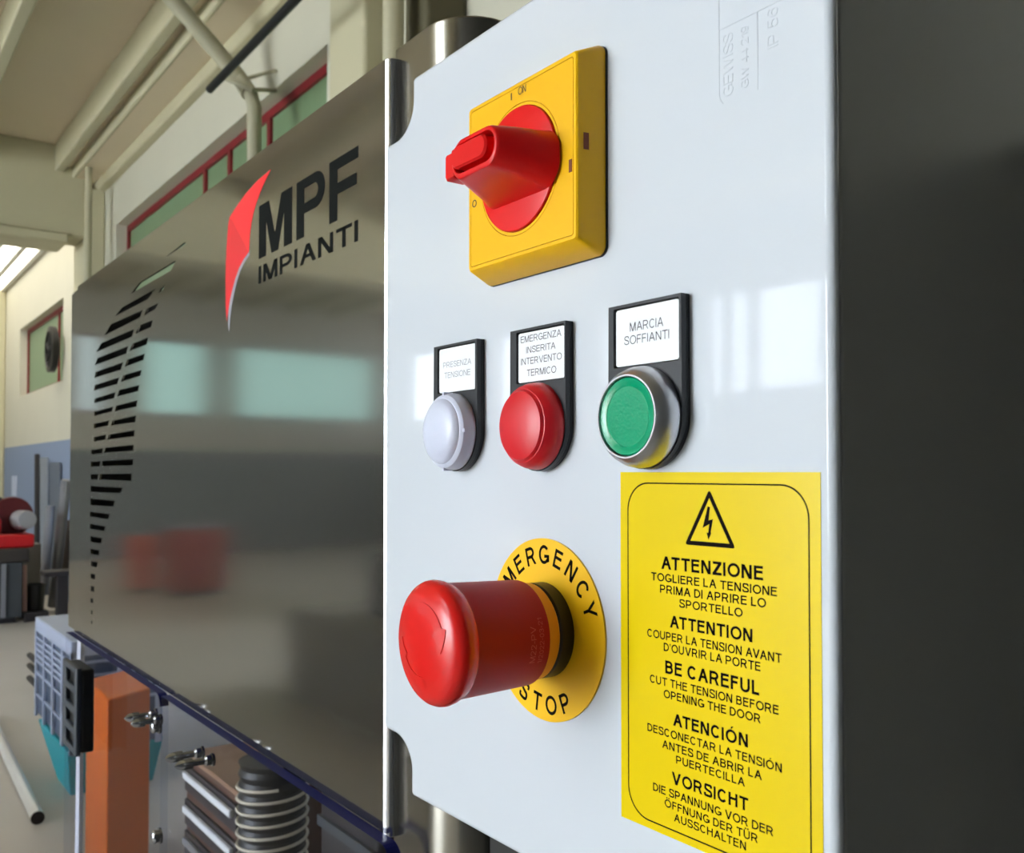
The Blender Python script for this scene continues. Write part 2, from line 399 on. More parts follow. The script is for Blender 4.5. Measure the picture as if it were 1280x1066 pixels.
def wall_y(name, M, y0, y1, x0, x1, z1, holes):
    mb = MB(); slab(mb, [[(x0, 0), (x1, 0), (x1, z1), (x0, z1)]] + [[(a, c), (b, c), (b, d), (a, d)] for a, b, c, d in holes], y0, y1)
    return structure(mb.build(name, M, smooth=False))
def wall_x(name, M, x0, x1, y0, y1, z1, holes):
    mb = MB(); slab(mb, [[(y0, 0), (y1, 0), (y1, z1), (y0, z1)]] + [[(a, c), (b, c), (b, d), (a, d)] for a, b, c, d in holes], x0, x1)
    mb.v = [(v[1], v[0], v[2]) for v in mb.v]
    return structure(mb.build(name, M, smooth=False))
ZT = ZC + 0.3
bx0, bx1 = at(145, 300, YW).x, at(409, 75, YW).x
bz1 = at(408, 56, YW).z
fx0, fx1 = at(25, 400, YW).x, at(79, 400, YW).x
fz1, fz0 = at(79, 372, YW).z, at(25, 496, YW).z
back_holes = [(bx0, bx1, fz0, bz1), (fx0, fx1, fz0, fz1)]
wall_y('wall_back', M_wall, YW, YW + .3, XL - .3, XR + .3, ZT, back_holes)
ZW0, ZW1 = 2.42, 3.76
def az(px): return PHI - math.atan((px - 640) / FPX)
def endy(px): return 2 * .095 - (-XL / math.tan(az(px)) - D)       # where the end wall mirrors in the steel panel
def endl(px): return -(-XL / math.tan(az(px)) - D)
end_w = [(endy(262), endy(178), 'g'), (endy(470), endy(296), 'g'), (endy(124), endy(98), 'b')]
wall_x('wall_left', M_wallf, XL - .3, XL, YF - .3, YW + .3, ZT, [(a, b, ZW0, ZW1) for a, b, k in end_w])
def fx(px): return -math.tan(az(px)) * (-YF - D + 2 * D - D)
fr_w = [(fx(500), fx(545)), (fx(608), fx(650)), (fx(735), fx(790)), (fx(868), fx(889)), (fx(893), fx(922)), (fx(927), fx(1012))]
gate = (-5.9, -1.9, 0.0, 4.1)
wall_y('wall_front', M_wallf, YF - .3, YF, XL - .3, XR + .3, ZT, [(max(a, XL + .1), b, ZW0, ZW1) for a, b in fr_w] + [(gate[0], gate[1], -0.01, gate[3])])
structure(MB().box(XR, XR + .3, YF - .3, YW + .3, 0, ZT).build('wall_right', M_wallr, smooth=False))  # unseen wall coloured dark to limit light from the right
sky1, added_sky = (-16.4, -10.4, .45, 1.98), (-3.7, -1.5, -8.5, -4.4)  # the second is an unseen skylight added for more light from above
mb = MB(); slab(mb, [[(XL - .3, YF - .3), (XR + .3, YF - .3), (XR + .3, YW + .3), (XL - .3, YW + .3)]] + [[(a, c), (b, c), (b, d), (a, d)] for a, b, c, d in (added_sky,)], ZC, ZC + .3)
mb.v = [(v[0], v[2], v[1]) for v in mb.v]; structure(mb.build('ceiling', M_ceil, smooth=False))
M_sky = mat('added_skylight_pane', (220, 224, 226), .4, emit=(236, 244, 255), estr=ADDED_SKYLIGHT)
M_sky1 = mat('cream_translucent_roof_sheet', (224, 222, 214), .4, emit=(255, 248, 232), estr=4.5)
for n_, (a, b, c, d) in zip((20, 21), (sky1, added_sky)):
    mb = MB(); t = .06; zz = ZC if n_ == 21 else H + 2.76
    mb.box(a, b, c, c + t, zz + .02, zz + .12); mb.box(a, b, d - t, d, zz + .02, zz + .12); mb.box(a, a + t, c + t, d - t, zz + .02, zz + .12); mb.box(b - t, b, c + t, d - t, zz + .02, zz + .12)
    if n_ == 20:
        for k in range(1, 6): mb.box(a + t, b - t, c + (d - c) * k / 6 - .03, c + (d - c) * k / 6 + .03, zz, zz + .055)
    w_ = structure(mb.build('window_%d' % n_, M_pipe0), 'glowing roof panel')
    structure(MB().box(a + t, b - t, c + t, d - t, zz + .06, zz + .08).build('pane', M_sky1 if n_ == 20 else M_sky, w_, smooth=False))
# gate frame
mb = MB()
mb.box(gate[0] - .1, gate[0], YF - .3, YF + .04, 0, gate[3] + .1); mb.box(gate[1], gate[1] + .1, YF - .3, YF + .04, 0, gate[3] + .1); mb.box(gate[0], gate[1], YF - .3, YF + .04, gate[3], gate[3] + .1)
structure(mb.build('door_1', M_frame), 'open workshop gate opening with a dark red frame')

def window_y(n, x0, x1, z0, z1, y, M, mull, lab, side=1):
    mb = MB(); t = .055; yb = y + side * .10
    a, b = sorted((yb, yb + side * .05))
    mb.box(x0, x1, a, b, z1 - t, z1); mb.box(x0, x1, a, b, z0, z0 + t); mb.box(x0, x0 + t, a, b, z0 + t, z1 - t); mb.box(x1 - t, x1, a, b, z0 + t, z1 - t)
    for q in mull: mb.box(q - t / 2, q + t / 2, a, b, z0 + t, z1 - t)
    w = structure(mb.build('window_%d' % n, M_frame), lab)
    a, b = sorted((yb + side * .02, yb + side * .03))
    structure(MB().box(x0 + t * .5, x1 - t * .5, a, b, z0 + t * .5, z1 - t * .5).build('pane', M, w, smooth=False))
    return w
window_y(1, bx0, bx1, fz0, bz1, YW, M_gpane, [at(p, 300, YW).x for p in (238, 268, 316)], 'long red framed window with green panes in the wall behind the machine')
window_y(2, fx0, fx1, fz0, fz1, YW, M_gpane, [at(62, 400, YW).x], 'red framed window with green pane in the far bay')
def window_x(n, y0, y1, z0, z1, x, M):
    mb = MB(); t = .055; a, b = x - .15, x - .10
    mb.box(a, b, y0, y1, z1 - t, z1); mb.box(a, b, y0, y1, z0, z0 + t); mb.box(a, b, y0, y0 + t, z0 + t, z1 - t); mb.box(a, b, y1 - t, y1, z0 + t, z1 - t)
    w = structure(mb.build('window_%d' % n, M_frame))
    structure(MB().box(x - .13, x - .12, y0 + t * .5, y1 - t * .5, z0 + t * .5, z1 - t * .5).build('pane', M, w, smooth=False))
for i, (a, b, k) in enumerate(end_w): window_x(3 + i, a, b, ZW0, ZW1, XL, M_tpane if k == 'g' else M_fpane)
for i, (a, b) in enumerate(fr_w): window_y(6 + i, max(a, XL + .1), b, ZW0, ZW1, YF, M_bpane, [], 'daylit window in the front wall', -1)

# ribs and beams under the ceiling
def rib(name, y0, y1, z0, z1, M=M_conc, x0=XL, x1=XR):
    return structure(MB().box(x0, x1, y0 - D, y1 - D, H + z0, H + z1).build(name, M, bevel=.015))
rib('ceiling_rib', 1.74, 1.825, 2.92, 3.18, x0=-10.3)
rib('ceiling_rib', 1.90, 2.13, 2.885, 2.98, M_ceil, x0=-10.3)
rib('ceiling_rib', 1.895, 1.93, 2.88, 2.99, x0=-10.3)
rib('ceiling_rib', 1.825, 2.20, 2.98, 3.18, M_ceil, x0=-10.3)
rib('cornice', 2.12, 2.20, 2.785, 2.90, x0=-10.3)
for k in range(11):
    y0 = .93 - .82 * k
    cuts = [XL] + [v for (a, b, c, d) in (added_sky,) if c + D - .1 < y0 < d + D + .1 for v in (a, b)] + [XR]
    for a, b in zip(cuts[::2], cuts[1::2]): rib('ceiling_rib', y0, y0 + .09, 2.93, 3.18, x0=a, x1=b)
def cross_beam(x):
    structure(MB().box(x - .42, x, YF, 2.02 - D, H + 2.30, H + 3.18).build('ceiling_beam', M_conc, bevel=.02))
    structure(MB().box(x - .46, x + .05, YF, 1.86 - D, H + 2.225, H + 2.32).build('beam_flange', M_conc, bevel=.02))
cross_beam(-9.85)
def pillar(x0, x1, y0, M=M_conc):
    structure(MB().box(x0, x1, y0 - D, YW, 0, H + 2.8).build('pillar', M, bevel=.02))
pillar(-10.33, -9.8, 2.008)
pillar(XL, XL + .35, 1.8)
# pillar and service pipes near the machine
pa, pb = at(411, 60, YW - .12).x, at(455, 60, YW - .12).x
pillar(pa, pb, YW - .12 + D)
pillar(at(505, 20, YW - .2).x, at(534, 20, YW - .2).x, YW - .2 + D, mat('dark_olive_pillar_paint', (92, 86, 64), .7))

def vpipe(px, Y, r, label, lo=0.0, M=M_pipe):
    p = at(px, 300, Y)
    o = MB().tube([(p.x, p.y, lo), (p.x, p.y, H + 2.9)], r, 16).build('service_pipe', M)
    return tag(o, label, 'pipe')
vpipe(110, 1.96 - D, .034, 'cream vertical pipe in front of the far concrete pillar')
vpipe(491, 1.70, .045, 'cream vertical pipe on the wall above the steel panel right end')

# gooseneck pole, black conduit
M_pole = mat('grey_green_painted_steel', (176, 172, 148), .5)
t = empty('gooseneck_pole', (at(318, 300, 1.84).x, 1.84, 0))
tag(t, 'slim grey pole bending over into a sloping strut up to the ceiling', 'pole')
q0 = at(318, 300, 1.84); q1 = at(318, 135, 1.84); q2 = at(312, 113, 1.82); q3 = at(298, 96, 1.79); q4 = at(213, -4, 1.38)
MB().tube([(q0.x, q0.y, 0), q1, q2], .043, 14).build('post', M_pole, t)
MB().tube([q2 + Vector((0, 0, -.02)), q3, q4, q4 + (q4 - q3) * .35], .05, 14).build('strut', M_pole, t)
MB().tube([at(283, 99, 1.72), at(315, 112, 1.80), at(344, 113, 1.99)], .014, 8).build('bracket', M_pole, t)
MB().tube([at(300, 100, 1.78), at(345, 88, 1.99)], .012, 8).build('bracket', M_pole, t)
e0 = at(262, 112, 1.60); e1 = at(372, -3, 1.60)
o = MB().tube([e0, e0.lerp(e1, .5), e1, e1 + (e1 - e0) * .15], .023, 12).build('black_conduit', mat('black_conduit_plastic', (18, 22, 26), .45))
tag(o, 'black straight conduit hung under the ceiling crossing the grey pole', 'conduit')
# dark fan in the far window
f0 = at(68, 437, 1.93)
o = empty('wall_fan', f0); tag(o, 'black round ventilator at the right side of the far window', 'fan')
mb = MB(); mb.lathe((f0.x, f0.y, f0.z), [(.22, -.02), (.27, 0), (.27, .06), (.21, .07), (.20, .03), (.08, .02)], 32); mb.build('housing', M_blk2, o)
mb = MB()
for k in range(5):
    a = 2 * math.pi * k / 5; R = Matrix.Translation(f0 + Vector((0, -.045, 0))) @ Matrix.Rotation(a, 4, 'Y') @ Matrix.Rotation(.5, 4, 'X')
    mb.box(.03, .185, -.005, .005, -.04, .04, M=R)
mb.build('blades', M_dark, o)
# panel moulding under the far window
# ------------------------------------------------------------------ far bay clutter
M_bench = mat('dark_grey_steel_cupboard', (58, 62, 66), .5, noise=.08)
M_top = mat('dark_bench_top', (52, 46, 42), .6, noise=.1)
M_rm = mat('red_machine_paint', (196, 22, 26), .4)
M_dk = mat('blackened_steel', (40, 36, 38), .5, noise=.1)
M_gal = mat('galvanised_bar', (150, 152, 158), .4, metal=.6, noise=.1)
M_white = mat('white_plastic', (214, 216, 218), .5)

def floor_px(px, py): return atz(px, py, 0)
XB = -10.05                                   # plane of the bench's visible end
def yb(px): return atx(px, 700, XB).y
def zb(px, py): return atx(px, py, XB).z
ye_, yt_ = yb(29), yb(37)
t = empty('workbench', (XB - .4, 0.8, 0)); tag(t, 'dark grey workbench cupboard carrying the red saw in the far bay', 'workbench')
zt_ = zb(20, 686)
MB().box(XB - .85, XB - .02, -.2, ye_, .05, zt_ - .13).build('cupboard', M_bench, t, bevel=.01)
MB().box(XB - .90, XB, -.25, yt_, zt_ - .13, zt_).build('bench_top', M_top, t, bevel=.01)
MB().box(XB - .019, XB - .004, yb(2), yb(8), .06, zt_ - .14).build('door_edge', M_gal, t)
MB().box(XB - .8, XB - .06, -.15, ye_ - .05, 0, .05).build('plinth', M_dk, t)
# red chop saw
s = Vector((XB - .42, yb(14), zt_))
t = empty('chop_saw', s); tag(t, 'red chop saw standing on the dark workbench in the far bay', 'saw')
MB().box(s.x - .3, s.x + .3, s.y - .36, s.y + .22, s.z, s.z + .13).build('base', M_rm, t, bevel=.02)
MB().box(s.x - .1, s.x + .26, s.y - .34, s.y - .06, s.z + .13, s.z + .30).build('vice', M_rm, t, bevel=.04)
mb = MB().tube([(s.x - .05, s.y + .06, s.z + .30), (s.x + .06, s.y + .06, s.z + .30)], .19, 30); mb.build('blade_guard', mat('dark_red_guard', (84, 14, 20), .5), t, bevel=.012)
MB().tube([(s.x + .07, s.y + .12, s.z + .26), (s.x + .26, s.y + .16, s.z + .27)], [.10, .09], 18).build('motor', mat('grey_motor_casting', (166, 166, 170), .45, metal=.3), t, bevel=.01)
MB().tube([(s.x, s.y + .0, s.z + .44), (s.x + .05, s.y - .2, s.z + .56), (s.x + .05, s.y - .3, s.z + .57)], .02, 10).build('handle', M_blk, t)
# low platform with the black bin
yp0, yp1 = ye_ + .02, yb(62)
t = empty('low_platform', (XB - .3, (yp0 + yp1) / 2, 0)); tag(t, 'low dark pallet-like platform at the right end of the workbench', 'platform')
MB().box(XB - .75, XB, yp0, yp1, .05, .09).build('deck', M_dk, t, bevel=.004)
for xx in (XB - .72, XB - .40, XB - .08): MB().box(xx, xx + .07, yp0, yp1, 0, .05).build('skid', M_dk, t)
c = atx(43, 762, XB - .20); c.z = .09
t = empty('waste_bin', c); tag(t, 'black open bin standing on the low platform beside the workbench', 'bin')
hb = atx(43, 730, XB - .20).z - .09
mb = MB(); mb.lathe((c.x, c.y, .09), [(.082, 0), (.098, hb - .02), (.104, hb - .02), (.104, hb), (.093, hb), (.078, .02)], 28, axis='z'); mb.build('bucket', M_blk2, t)
o = MB().tube([(XB - .12, yb(33.5), .092), (XB - .12, yb(33), .092 + .45)], .025, 10).build('steel_offcut', mat('rusty_pinkish_offcut', (190, 150, 136), .6)); tag(o, 'short pinkish offcut standing between bin and workbench', 'offcut')
b = Vector((XB - .62, yb(47), .09)); o = MB().box(b.x - .1, b.x + .1, b.y - .06, b.y + .12, .092, zb(52, 684)).build('storage_box', mat('grey_cardboard_box', (140, 136, 132), .8), bevel=.01); tag(o, 'pale grey upright storage box behind the black bin', 'box')
# trestle stand
XS = -9.92
c2 = atx(77, 770, XS); yl_, yr_ = atx(53, 712, XS).y, 1.985 - D
zt = atx(70, 713, XS).z
t = empty('work_stand', (XS, (yl_ + yr_) / 2, 0)); tag(t, 'low dark steel work stand between the bin and the steel panel', 'stand')
MB().box(XS - .14, XS + .12, yl_, yr_, zt - .045, zt).build('table_plate', M_dk, t, bevel=.006)
MB().box(XS - .05, XS + .05, c2.y - .05, c2.y + .05, .02, zt - .046).build('leg', M_dk, t, bevel=.004)
MB().box(XS - .12, XS + .12, c2.y - .12, min(c2.y + .12, yr_), 0, .02).build('foot_plate', M_dk, t)
# leaning bars and sheets along the wall
def lean(px, ytop, pxb, ybot, r, M, name, label, cat, group=None, flat=False, off=.03):
    a = at(px, ytop, YW - off); bpos = at(pxb, ybot, YW - off - .06); bpos.z = r + .002 if not flat else .002
    if flat:
        w = Vector((.30, 0, 0)); n = Vector((0, .008, 0))
        mb = MB(); mb.loft([[bpos - w, bpos + w, bpos + w + n, bpos - w + n], [a - w, a + w, a + w + n, a - w + n]])
        o = mb.build(name, M)
    else: o = MB().tube([bpos, a], r, 10).build(name, M)
    return tag(o, label, cat, group)
GR = 'bars leaning on the blue wall'
lean(46.5, 568, 46.5, 700, .03, M_dk, 'steel_bar', 'dark upright steel bar against the blue wall, leftmost of the leaning bars', 'bar', GR, off=.12)
lean(63, 632, 55, 700, .05, M_gal, 'steel_bar', 'pale short bar leaning in front of the grey sheet offcut', 'bar', GR, off=.13)
lean(83, 600, 66, 735, .05, M_gal, 'steel_bar', 'long grey bar leaning steeply beside the steel panel edge', 'bar', GR, off=.22)
lean(86, 650, 78, 725, .04, mat('brownish_steel_bar', (120, 108, 100), .5, metal=.4), 'steel_bar', 'brownish short bar leaning above the work stand', 'bar', GR, off=.10)
lean(54, 572, 54, 660, 0, mat('pale_blue_sheet_metal', (170, 180, 198), .35, metal=.4), 'metal_sheet', 'whitish narrow sheet offcut leaning on the blue wall', 'sheet', None, True, off=.015)
lean(68, 578, 69, 690, 0, mat('grey_sheet_metal', (132, 144, 164), .3, metal=.5, noise=.15, nscale=3), 'metal_sheet', 'wide grey sheet offcut leaning in the middle of the blue wall', 'sheet', None, True, off=.03)
b = at(18, 606, YW - .005); o = MB().box(b.x - .2, b.x + .2, YW - .012, YW - .002, b.z - .16, b.z + .13).build('paper_notice', mat('white_notice_paper', (196, 206, 226), .7)); tag(o, 'small whitish paper notice on the blue wall above the red saw', 'notice')

# ------------------------------------------------------------------ floor things left of the panel
p1 = floor_px(47, 1030); p0 = floor_px(-14, 900)
o = empty('steel_tube', (p1.x, p1.y, 0)); tag(o, 'long shiny steel tube lying on the concrete floor at lower left', 'tube')
v = Vector((0, 0, .026)); MB().tube([p0 + v, p1 + v], .026, 20).build('tube_wall', mat('bright_steel_tube', (242, 240, 236), .3), o)
dirn = (p1 - p0).normalized(); MB().tube([p1 + v - dirn * .002, p1 + v + dirn * .004], .0265, 20).build('dark_open_end', M_blk2, o)  # black disc paints the dark inside of the open tube
# crate on teal bin
g = floor_px(80, 976)
t = empty('storage_bin', g); tag(t, 'teal plastic bin on the floor under the slatted crate', 'bin')
cx0 = at(56, 900, g.y).x; ang = 0
depth_y = .34
zb1 = at(75, 912, g.y).z
mb = MB(); w = .30
mb.loft([[(g.x - .05, g.y - .02, 0), (g.x + w * .8, g.y - .02, 0), (g.x + w * .8, g.y + depth_y, 0), (g.x - .05, g.y + depth_y, 0)],
         [(cx0 + .1, g.y - .05, zb1), (g.x + w, g.y - .05, zb1), (g.x + w, g.y + depth_y + .03, zb1), (cx0 + .1, g.y + depth_y + .03, zb1)]])
mb.build('body', mat('teal_plastic', (40, 168, 186), .45), t, bevel=.008)
zt1 = at(58, 770, g.y).z
t = empty('slatted_crate', (cx0, g.y, zb1)); tag(t, 'pale blue slatted plastic crate standing on the teal bin', 'crate')
M_cr = mat('pale_blue_grey_crate_plastic', (176, 186, 212), .5); M_crd = mat('slate_blue_crate_plastic', (84, 98, 126), .5)
x0c, x1c, y0c, y1c = cx0, g.x + w + .08, g.y - .05, g.y + depth_y
zm = zb1 + .0
hgt = zt1 - zb1
MB().box(x0c, x1c, y0c, y1c, zt1 - .07 * hgt / .5, zt1).build('rim', M_cr, t, bevel=.006)
mb = MB()
mb.box(x0c + .015, x1c - .015, y0c + .015, y1c - .015, zb1 + .01, zt1 - .07 * hgt / .5); mb.build('liner', M_crd, t)
mb = MB()
for k in range(5):
    xx = x0c + (x1c - x0c) * (k / 4); mb.box(min(xx, x1c - .03), min(xx, x1c - .03) + .03, y0c, y0c + .012, zb1, zt1 - .05)
for fz in (.22, .44, .56, .62, .68, .74, .8): mb.box(x0c, x1c, y0c + .003, y0c + .012, zb1 + hgt * fz - .006, zb1 + hgt * fz + .006)
for k in range(3):
    yy = y0c + (y1c - y0c) * (k / 2); mb.box(x1c - .012, x1c, min(yy, y1c - .03), min(yy, y1c - .03) + .03, zb1, zt1 - .05)
for fz in (.22, .44, .56, .68, .8): mb.box(x1c - .01, x1c - .002, y0c, y1c, zb1 + hgt * fz - .006, zb1 + hgt * fz + .006)
mb.build('slats', M_cr, t)
for i, yy in enumerate((837, 851, 868)):
    z = at(48, yy, y0c).z; MB().tube([(x0c + .02, y0c + .03, z), (x0c - .34, y0c + .03, z)], .015, 8).build('prong', M_dk, t)

# ------------------------------------------------------------------ orange cabinet seen through the clear guard
dep = 3.1
def pd(px, py, d): return EYE + (FV + RV * ((px - 640) / FPX) + UV * ((CY - py) / FPX)) * d
A = pd(135, 876, dep); B = pd(188, 858, dep + .18); Cc = pd(108, 868, dep + .30)
A.z = B.z = Cc.z = (A.z + B.z) / 2
t = empty('orange_cabinet', (A.x, A.y, 0)); tag(t, 'orange painted steel cabinet on the floor seen through the clear guard', 'cabinet')
A2 = A.copy(); D4 = B + Cc - A
M_or = mat('orange_machine_paint', (222, 102, 0), .45, noise=.08, nscale=9)
mb = MB(); mb.loft([[Vector((p.x, p.y, .06)) for p in (A, B, D4, Cc)], [Vector((p.x, p.y, A.z)) for p in (A, B, D4, Cc)]]); mb.build('body', M_or, t, bevel=.008)
e1 = (B - A).normalized(); e2 = (Cc - A).normalized()
mb = MB(); mb.loft([[Vector((p.x, p.y, 0)) for p in (A + (e1 + e2) * .03, B + (e2 - e1) * .03, D4 - (e1 + e2) * .03, Cc + (e1 - e2) * .03)], [Vector((p.x, p.y, .06)) for p in (A + (e1 + e2) * .03, B + (e2 - e1) * .03, D4 - (e1 + e2) * .03, Cc + (e1 - e2) * .03)]]); mb.build('plinth', M_dk, t)
# orange cabinets across the hall (seen mirrored in the panel)
def mir(px, py): p = atz(px, py, 0); return p.x, 2 * YP - p.y     # floor spot whose mirror image in the panel is at this place
def miry(px, X): p = atx(px, 740, X); return 2 * YP - p.y
cabs = []
for pa_, pb_, pf, ptop, lab in ((167, 195, 742, 669, 'small orange cabinet across the hall mirrored in the steel panel'), (213, 283, 745, 661, 'wide orange cabinet across the hall mirrored in the steel panel')):
    X_ = mir((pa_ + pb_) / 2, pf)[0]; ya_, yb_ = miry(pa_, X_), miry(pb_, X_)
    p = atx((pa_ + pb_) / 2, ptop, X_); cabs.append((X_ - .15, (ya_ + yb_) / 2, abs(ya_ - yb_), p.z, lab))
for x, y, w, h, lab in cabs:
    t = empty('orange_cabinet', (x, y, 0)); tag(t, lab, 'cabinet')
    M2 = mat('red_orange_machine_paint', (244, 118, 90), .5) if lab[0] == 's' else mat('dull_red_machine_paint', (150, 62, 48), .6)
    MB().box(x - .15, x + .15, y - w / 2, y + w / 2, .06, h).build('body', M2, t, bevel=.01)
    MB().box(x - .12, x + .12, y - w / 2 + .04, y + w / 2 - .04, 0, .06).build('plinth', M_dk, t)
    MB().box(x - .13, x + .13, y - w / 2 + .02, y + w / 2 - .02, h, h + .04).build('top_tray', M_gal, t)
t = empty('light_blocker', (1.2, -.4, 0)); tag(t, 'unseen tall dark block added to keep light off the right sides', 'machine')  # unseen block added to shade the right-hand sides
M4 = mat('charcoal_blocker_paint', (52, 52, 49), .6, noise=.05)
MB().box(.95, 1.55, -2.6, 1.7, .12, 3.1).build('body', M4, t, bevel=.03)
MB().box(1.0, 1.5, -2.55, 1.65, 0, .12).build('plinth', M_dk, t)
# dark machine hulks far across the hall
for x, y, sx, sy, h, lab in ((-8.2, -5.2, 1.2, 1.0, 1.5, 'dark grey machine across the hall mirrored low in the steel panel'), (-4.2, -2.7, 3.2, 1.3, .95, 'long dark grey machine bed across the aisle from the steel panel')):
    t = empty('workshop_machine', (x, y, 0)); tag(t, lab, 'machine')
    M3 = mat('dull_grey_machine_paint', (140, 137, 128), .6)
    MB().box(x - sx / 2, x + sx / 2, y - sy / 2, y + sy / 2, 0, h * .6).build('base', M3, t, bevel=.03)
    MB().box(x - sx * .3, x + sx * .3, y - sy * .3, y + sy * .3, h * .6, h).build('head', M_bench, t, bevel=.04)
    MB().box(x - sx * .1, x + sx * .1, y - sy * .45, y - sy * .3, h * .7, h * .95).build('control_box', M_gal, t, bevel=.01)

# ------------------------------------------------------------------ stainless machine cabinet
pr0, pr1 = at(482, 72, YP), at(97, 365, YP)
PX1, PX0 = pr0.x, pr1.x
PZ1, PZ0 = at(487, 70, YP).z, at(474, 1036, YP).z
mc = empty('machine_cabinet', ((PX0 + PX1) / 2, .3, 0))
tag(mc, 'stainless steel machine cabinet with slotted logo panel and clear lower guards', 'machine')
SL = []
def q4(o, s, pts): return [(o[0] + x / s, o[1] + y / s) for x, y in pts]
OA = (80, 290); SA = 3.95; OB = (80, 540); SB = 4.1
for pts in [((503, 122), (598, 48), (601, 60), (512, 118)), ((372, 250), (552, 140), (528, 190), (332, 303)),
            ((288, 372), (452, 280), (412, 332), (252, 415)), ((478, 278), (498, 260), (490, 285), (468, 300)),
            ((232, 455), (388, 385), (375, 422), (200, 510)), ((410, 378), (467, 350), (450, 380), (396, 412)),
            ((185, 548), (345, 480), (335, 517), (160, 592)), ((370, 462), (438, 435), (430, 468), (354, 502)),
            ((166, 622), (317, 563), (307, 600), (152, 658)), ((338, 552), (416, 520), (408, 555), (324, 587)),
            ((157, 690), (292, 643), (280, 680), (150, 720)), ((312, 630), (400, 600), (392, 632), (300, 665)),
            ((153, 755), (272, 718), (263, 750), (147, 783)), ((292, 708), (384, 680), (376, 710), (281, 740)),
            ((153, 822), (255, 790), (247, 820), (148, 845)), ((272, 780), (372, 755), (366, 785), (263, 812)),
            ((150, 887), (243, 862), (237, 885), (150, 908)), ((258, 858), (363, 830), (357, 862), (250, 885)),
            ((148, 947), (223, 930), (217, 955), (148, 970)), ((240, 932), (356, 905), (352, 938), (233, 955)),
            ((148, 1012), (208, 1000), (202, 1025), (148, 1035)), ((222, 1000), (349, 978), (346, 1008), (213, 1025))]:
    SL.append(q4(OA, SA, pts))
for pts in [((140, 92), (200, 82), (195, 108), (140, 115)), ((212, 80), (358, 65), (356, 95), (206, 106)),
            ((138, 152), (187, 148), (182, 175), (138, 178)), ((197, 148), (355, 138), (352, 170), (192, 175)),
            ((138, 216), (176, 215), (172, 243), (138, 243)), ((186, 215), (347, 212), (345, 250), (181, 243)),
            ((137, 276), (302, 285), (288, 313), (137, 306)), ((136, 340), (262, 352), (252, 382), (136, 374)),
            ((135, 408), (235, 420), (225, 447), (133, 432)), ((135, 470), (213, 483), (206, 508), (133, 495)),
            ((136, 533), (195, 543), (190, 572), (136, 560)), ((137, 598), (182, 606), (178, 632), (137, 624)),
            ((139, 660), (172, 668), (168, 693), (138, 686)), ((137, 724), (160, 730), (158, 755), (137, 748)),
            ((137, 788), (156, 792), (155, 820), (137, 814)), ((136, 850), (150, 855), (149, 877), (136, 872)),
            ((138, 912), (147, 915), (146, 936), (138, 932)), ((138, 965), (146, 968), (145, 985), (138, 982))]:
    SL.append(q4(OB, SB, pts))
slots = [[(at(x, y, YP).x, at(x, y, YP).z) for x, y in s] for s in SL]
outline = [(PX0, PZ0), (PX1, PZ0), (PX1, PZ1), (PX0, PZ1)]
mb = MB(); slab(mb, [outline] + slots, YP, YP + .002)
panel = mb.build('front_panel', M_steel, mc, smooth=False)
# rolled right edge and the left frame post
def vroll(name, xc, yc, r, z0, z1, M, parent):
    return MB().tube([(xc, yc, z0), (xc, yc, z0 + .004), (xc, yc, z1 - .004), (xc, yc, z1)], [r * .6, r, r, r * .6], 20).build(name, M, parent)
rx_ = PX1 - .0006
mb = MB(); mb.loft([[(rx_ + x, YP + y, z) for x, y in ((0, -.0002), (.0036, .0010), (.0054, .0026), (.0061, .0050), (.0061, .0110), (0, .0110))] for z in (PZ0 - .003, PZ1)])
mb.build('rolled_edge', M_steel2, mc, bevel=.0006)
MB().box(PX0 - .052, PX0 - .001, YP + .002, YP + .010, PZ0, PZ1 - .001).build('frame_post', M_steel, mc, bevel=.003)
MB().box(at(94, 950, YP).x, at(98.5, 950, YP).x, YP + .001, YP + .006, 0.10, PZ0 - .001).build('edge_strip', mat('white_edge_strip', (232, 232, 238), .3), mc)
MB().box(PX0 - .001, PX1 - .004, YP + .002, YP + .03, PZ1 - .003, PZ1).build('top_flange', M_steel, mc)
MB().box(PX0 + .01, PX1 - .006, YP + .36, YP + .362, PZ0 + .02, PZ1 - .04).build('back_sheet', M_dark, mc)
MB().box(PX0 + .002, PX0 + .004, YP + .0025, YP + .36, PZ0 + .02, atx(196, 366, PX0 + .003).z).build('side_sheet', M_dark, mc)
# corner post with rounded front edge
YQ = .1035
cpx0 = at(494, 62, YQ).x
rr = .033
xr_ = at(535, 30, YQ).x + rr
zt2 = at(494, 62, YQ).z
loop = [(cpx0, YQ)]
for k in range(13):
    a = math.radians(-90 + 90 * k / 12); loop.append((xr_ - rr + rr * math.cos(a), YQ + rr + rr * math.sin(a)))
loop += [(xr_, .60), (cpx0, .60)]
mb = MB(); mb.loft([[(x, y, 0.0) for x, y in loop], [(x, y, zt2) for x, y in loop]])
mb.build('corner_post', mat('satin_stainless_post', (176, 172, 162), .22, metal=1.0, bump=.02, bscale=90, stretch=(1, 1, .05)), mc, bevel=.0015)
# dark backing plate and stand behind the enclosure
MB().box(xr_ + .004, -.05, .125, .135, .2, H + .11).build('mounting_plate', mat('black_mounting_plate', (20, 19, 18), .6), mc)
MB().box(PX0 - .05, PX1 + .05, YP + .0, .60, 0.0, .10).build('base_frame', M_dark, mc, bevel=.005)

